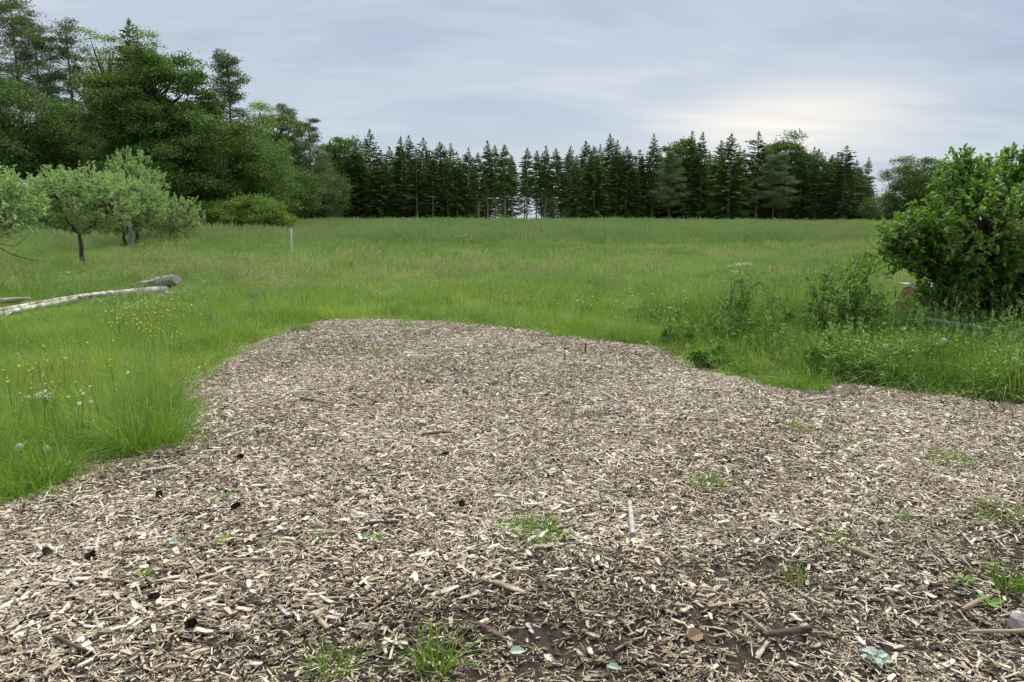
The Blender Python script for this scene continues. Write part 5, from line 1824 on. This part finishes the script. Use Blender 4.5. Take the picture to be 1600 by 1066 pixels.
# ------------------------------------------------------------------ flowers
def petal_ring(a, c, nrm, n, r, w, mat, g, cup=0.3):
    nrm = unit(nrm)
    s_ = unit(np.cross(nrm, [0.3, 0.9, 0.1]))
    t_ = np.cross(nrm, s_)
    an = np.arange(n) / n * 6.283 + g.random()
    d_ = np.cos(an)[:, None] * s_ + np.sin(an)[:, None] * t_
    leaves(a, np.tile(c, (n, 1)), d_ + nrm * cup, np.tile(nrm, (n, 1)), r, w, mat, g.random(n), 0.1)


def buttercup_mesh(i):
    g = np.random.default_rng(1000 + i)
    a = Acc()
    h = g.uniform(0.34, 0.48)
    for k in range(1 + i % 2):
        e = np.array([g.normal(0, .05), g.normal(0, .05), h * (1 - 0.15 * k)])
        tube(a, bez([0, 0, 0], [e[0] * .2, e[1] * .2, h * .6], e, 5), 0.0016, 3, 0, cap=False)
        petal_ring(a, e, np.array([g.normal(0, .4), -0.4 + g.normal(0, .3), 1]), 5, 0.0115, 0.0125, 1, g, 0.45)
    return a.mesh('buttercup_%d' % i, [M['stem'], M['yellow']])


def daisy_mesh(i):
    g = np.random.default_rng(1100 + i)
    a = Acc()
    h = g.uniform(0.30, 0.42)
    e = np.array([g.normal(0, .03), g.normal(0, .03), h])
    tube(a, bez([0, 0, 0], [0, 0, h * .6], e, 5), 0.0018, 3, 0, cap=False)
    nr = np.array([g.normal(0, .3), -0.5 + g.normal(0, .3), 1])
    petal_ring(a, e, nr, 12, 0.0145, 0.007, 1, g, 0.1)
    petal_ring(a, e + unit(nr) * 0.003, nr, 6, 0.0055, 0.0055, 2, g, 0.4)
    return a.mesh('daisy_%d' % i, [M['stem'], M['white'], M['yellow']])


bm_set = [buttercup_mesh(i) for i in range(4)]
dm_set = [daisy_mesh(i) for i in range(3)]


def sow(meshes, name, cat, label, group, n, u0, u1, v0, v1, seed):
    g = np.random.default_rng(seed)
    k = 0
    while k < n:
        u = np.clip(g.normal((u0 + u1) / 2, (u1 - u0) / 4), u0, u1)
        v = np.clip(g.normal((v0 + v1) / 2, (v1 - v0) / 4), v0, v1)
        p = gp(u, v)
        p = gp(u, v + 0.36 / p[1] * FPX * 0.9)
        if bed_sd(p[0], p[1], False) < 0.12:
            k += 0.2
            continue
        link(name, meshes[g.integers(len(meshes))], loc=tuple(p), rot=(0, 0, g.uniform(-0.5, 0.5)), scale=g.uniform(0.85, 1.2), label=label, cat=cat, group=group)
        k += 1


sow(bm_set, 'buttercup', 'flower', 'yellow buttercup of the patch below the fallen trunk', 'buttercups below the fallen trunk', 46, 150, 340, 488, 555, 1)
sow(bm_set, 'buttercup', 'flower', 'yellow buttercup in the grass beyond the far edge of the chips', 'buttercups beyond the chips', 70, 600, 1050, 452, 512, 2)
sow(bm_set, 'buttercup', 'flower', 'yellow buttercup among the brambles and rose shrub', 'buttercups in the weed strip', 16, 1190, 1400, 455, 520, 3)
sow(bm_set, 'buttercup', 'flower', 'yellow buttercup in the grass at the left edge', 'buttercups at the left edge', 12, 5, 180, 540, 640, 4)
sow(dm_set, 'daisy', 'flower', 'white daisy of the patch just below the fallen trunk', 'daisies below the fallen trunk', 58, 110, 320, 470, 510, 5)
sow(dm_set, 'daisy', 'flower', 'white daisy in the grass beyond the chips on the right', 'daisies beyond the chips', 26, 850, 1100, 455, 500, 6)
sow(dm_set, 'daisy', 'flower', 'white daisy in the left grass beside the chips', 'daisies in the left grass', 14, 20, 230, 590, 680, 7)


def umbel_plant(u, vb, vt, d, r, label, seed, heads=5):
    g = np.random.default_rng(seed)
    o = pt(u, vb, d)
    o[2] = ground(o[0], o[1])
    H = top_z(vt, d) - o[2]
    a, f = Acc(), Acc()
    tube(a, bez([0, 0, 0], [g.normal(0, .02), 0, H * .5], [0, 0, H * 0.85], 6), np.linspace(0.006, 0.003, 6), 5, 0)
    for k in range(heads):
        c = np.array([g.normal(0, r), g.normal(0, r), H * g.uniform(0.86, 1.0)])
        tube(a, bez([0, 0, H * 0.5], [c[0] * .4, c[1] * .4, H * .7], c - [0, 0, 0.05], 5), np.linspace(0.004, 0.002, 5), 4, 0, cap=False)
        for j in range(8):
            q = c + np.array([g.normal(0, .032), g.normal(0, .032), g.normal(0, .006)])
            tube(a, [c - [0, 0, 0.05], q], 0.001, 3, 0, cap=False)
            n = 9
            leaves(f, q + g.normal(size=(n, 3)) * 0.007, g.normal(size=(n, 3)) + [0, 0, 0.4], np.tile([0, 0, 1.0], (n, 1)) + g.normal(size=(n, 3)) * .3, 0.009, 0.009, 0, g.random(n))
    nl = 30
    lf_ = Acc()
    leaves(lf_, np.stack([g.normal(0, .03, nl), g.normal(0, .03, nl), g.uniform(0.05, 0.7, nl) * H], -1), rvec(nl, g) + [0, 0, .3], rvec(nl, g) + [0, 0, 1], 0.07, 0.025, 0, g.random(nl))
    rt = thing('cow_parsley', o, label, 'flower')
    link('stem', a.mesh('stem', M['stem'], True), parent=rt)
    link('umbels', f.mesh('umbels', M['white']), parent=rt)
    link('leaves', lf_.mesh('leaves', M['weed']), parent=rt)


umbel_plant(1138, 540, 412, 9.6, 0.11, 'tall white umbels standing above the thorn shrub', 1, 6)
g0 = gp(725, 392)
umbel_plant(725, 392, 366, g0[1], 0.16, 'biggest white umbel plant in the middle of the meadow', 2, 9)
g0 = gp(657, 412)
umbel_plant(657, 412, 396, g0[1], 0.10, 'small white umbel left of and below the biggest one', 3, 5)
g0 = gp(704, 432)
umbel_plant(704, 432, 418, g0[1], 0.08, 'small white umbel directly below the biggest one', 4, 4)
g0 = gp(740, 362)
umbel_plant(740, 362, 347, g0[1], 0.16, 'white umbel on the skyline of the meadow', 5, 4)
g0 = gp(75, 645)
umbel_plant(75, 645, 612, g0[1], 0.06, 'white umbel in the left grass above the dandelion clocks', 6, 4)
g0 = gp(108, 432)
umbel_plant(108, 440, 424, 20.5, 0.12, 'pale umbel between the slim apple trunk and the fallen trunk', 7, 5)
g0 = gp(1320, 398)
umbel_plant(936, 392, 384, gp(936, 392)[1], 0.16, 'faint white umbel in the right half of the meadow', 8, 4)


def dandelion(u, v, d, label, seed):
    g = np.random.default_rng(seed)
    c = pt(u, v, d)
    gz = float(ground(c[0], c[1]))
    H = c[2] - gz
    st, hd = Acc(), Acc()
    tube(st, bez([0, 0, 0], [0.01, 0, H * .6], [0, 0, H - 0.004], 6), 0.0028, 6, 0)
    n = 150
    k = np.arange(n) + 0.5
    z = 1 - 2 * k / n
    an = k * 2.39996
    v_ = np.stack([np.sqrt(1 - z * z) * np.cos(an), np.sqrt(1 - z * z) * np.sin(an), z], -1)
    cc = np.array([0, 0, H])
    r = 0.026
    for q in range(2):
        side = unit(np.cross(v_, [0.2, 0.4, 0.9]) if q == 0 else np.cross(v_, np.cross(v_, [0.2, 0.4, 0.9])))
        leaves(hd, cc + v_ * r - side * 0.005, side, v_, 0.010, 0.006, 0, g.random(n), 0.05)
    leaves(hd, np.tile(cc, (n, 1)), v_, rvec(n, g), r, 0.0006, 0, g.random(n))
    tube(hd, [cc - [0, 0, .006], cc, cc + [0, 0, .006]], [0.003, 0.006, 0.003], 6, 1)
    rt = thing('dandelion_clock', (c[0], c[1], gz), label, 'dandelion', 'dandelion clocks')
    link('stem', st.mesh('stem', M['stem'], True), parent=rt)
    link('seed_head', hd.mesh('seed_head', [M['clock'], M['stick_brown']]), parent=rt)


dandelion(1383, 541, 7.5, 'dandelion clock left of the tall one, front of the log pile', 1)
dandelion(1475, 532, 7.3, 'tallest dandelion clock, before the big shrub', 2)
dandelion(1585, 562, 6.9, 'dandelion clock at the right edge of the photograph', 3)
dandelion(73, 702, 4.75, 'dandelion clock in the left grass, nearer the chips', 4)
dandelion(30, 699, 4.7, 'dandelion clock in the left grass, nearest the left edge', 5)


def sage(u, v, h, label, seed):
    g = np.random.default_rng(seed)
    p = gp(u, v)
    a, f = Acc(), Acc()
    for k in range(4):
        b = np.array([g.normal(0, .07), g.normal(0, .07), 0])
        e = b + [g.normal(0, .03), g.normal(0, .03), h * g.uniform(.8, 1.1)]
        tube(a, [b, e], 0.003, 4, 0)
        n = 34
        t_ = g.uniform(0.5, 1, n)
        leaves(f, b + (e - b) * t_[:, None], rvec(n, g) * [1, 1, .4], rvec(n, g), 0.016, 0.010, 0, g.random(n))
    rt = thing('meadow_sage', p, label, 'flower', 'violet sage plants')
    link('stem', a.mesh('stem', M['stem']), parent=rt)
    link('flower_spike', f.mesh('flower_spike', M['sage']), parent=rt)


sage(400, 488, 0.42, 'violet sage plant left of the far left corner of the chips', 1)
sage(417, 490, 0.42, 'violet sage plant, middle one of three by the far left chips', 2)
sage(465, 488, 0.40, 'violet sage plant nearest the far left corner of the chips', 3)
sage(330, 528, 0.36, 'small violet sage plant right of the yellow buttercup patch', 4)
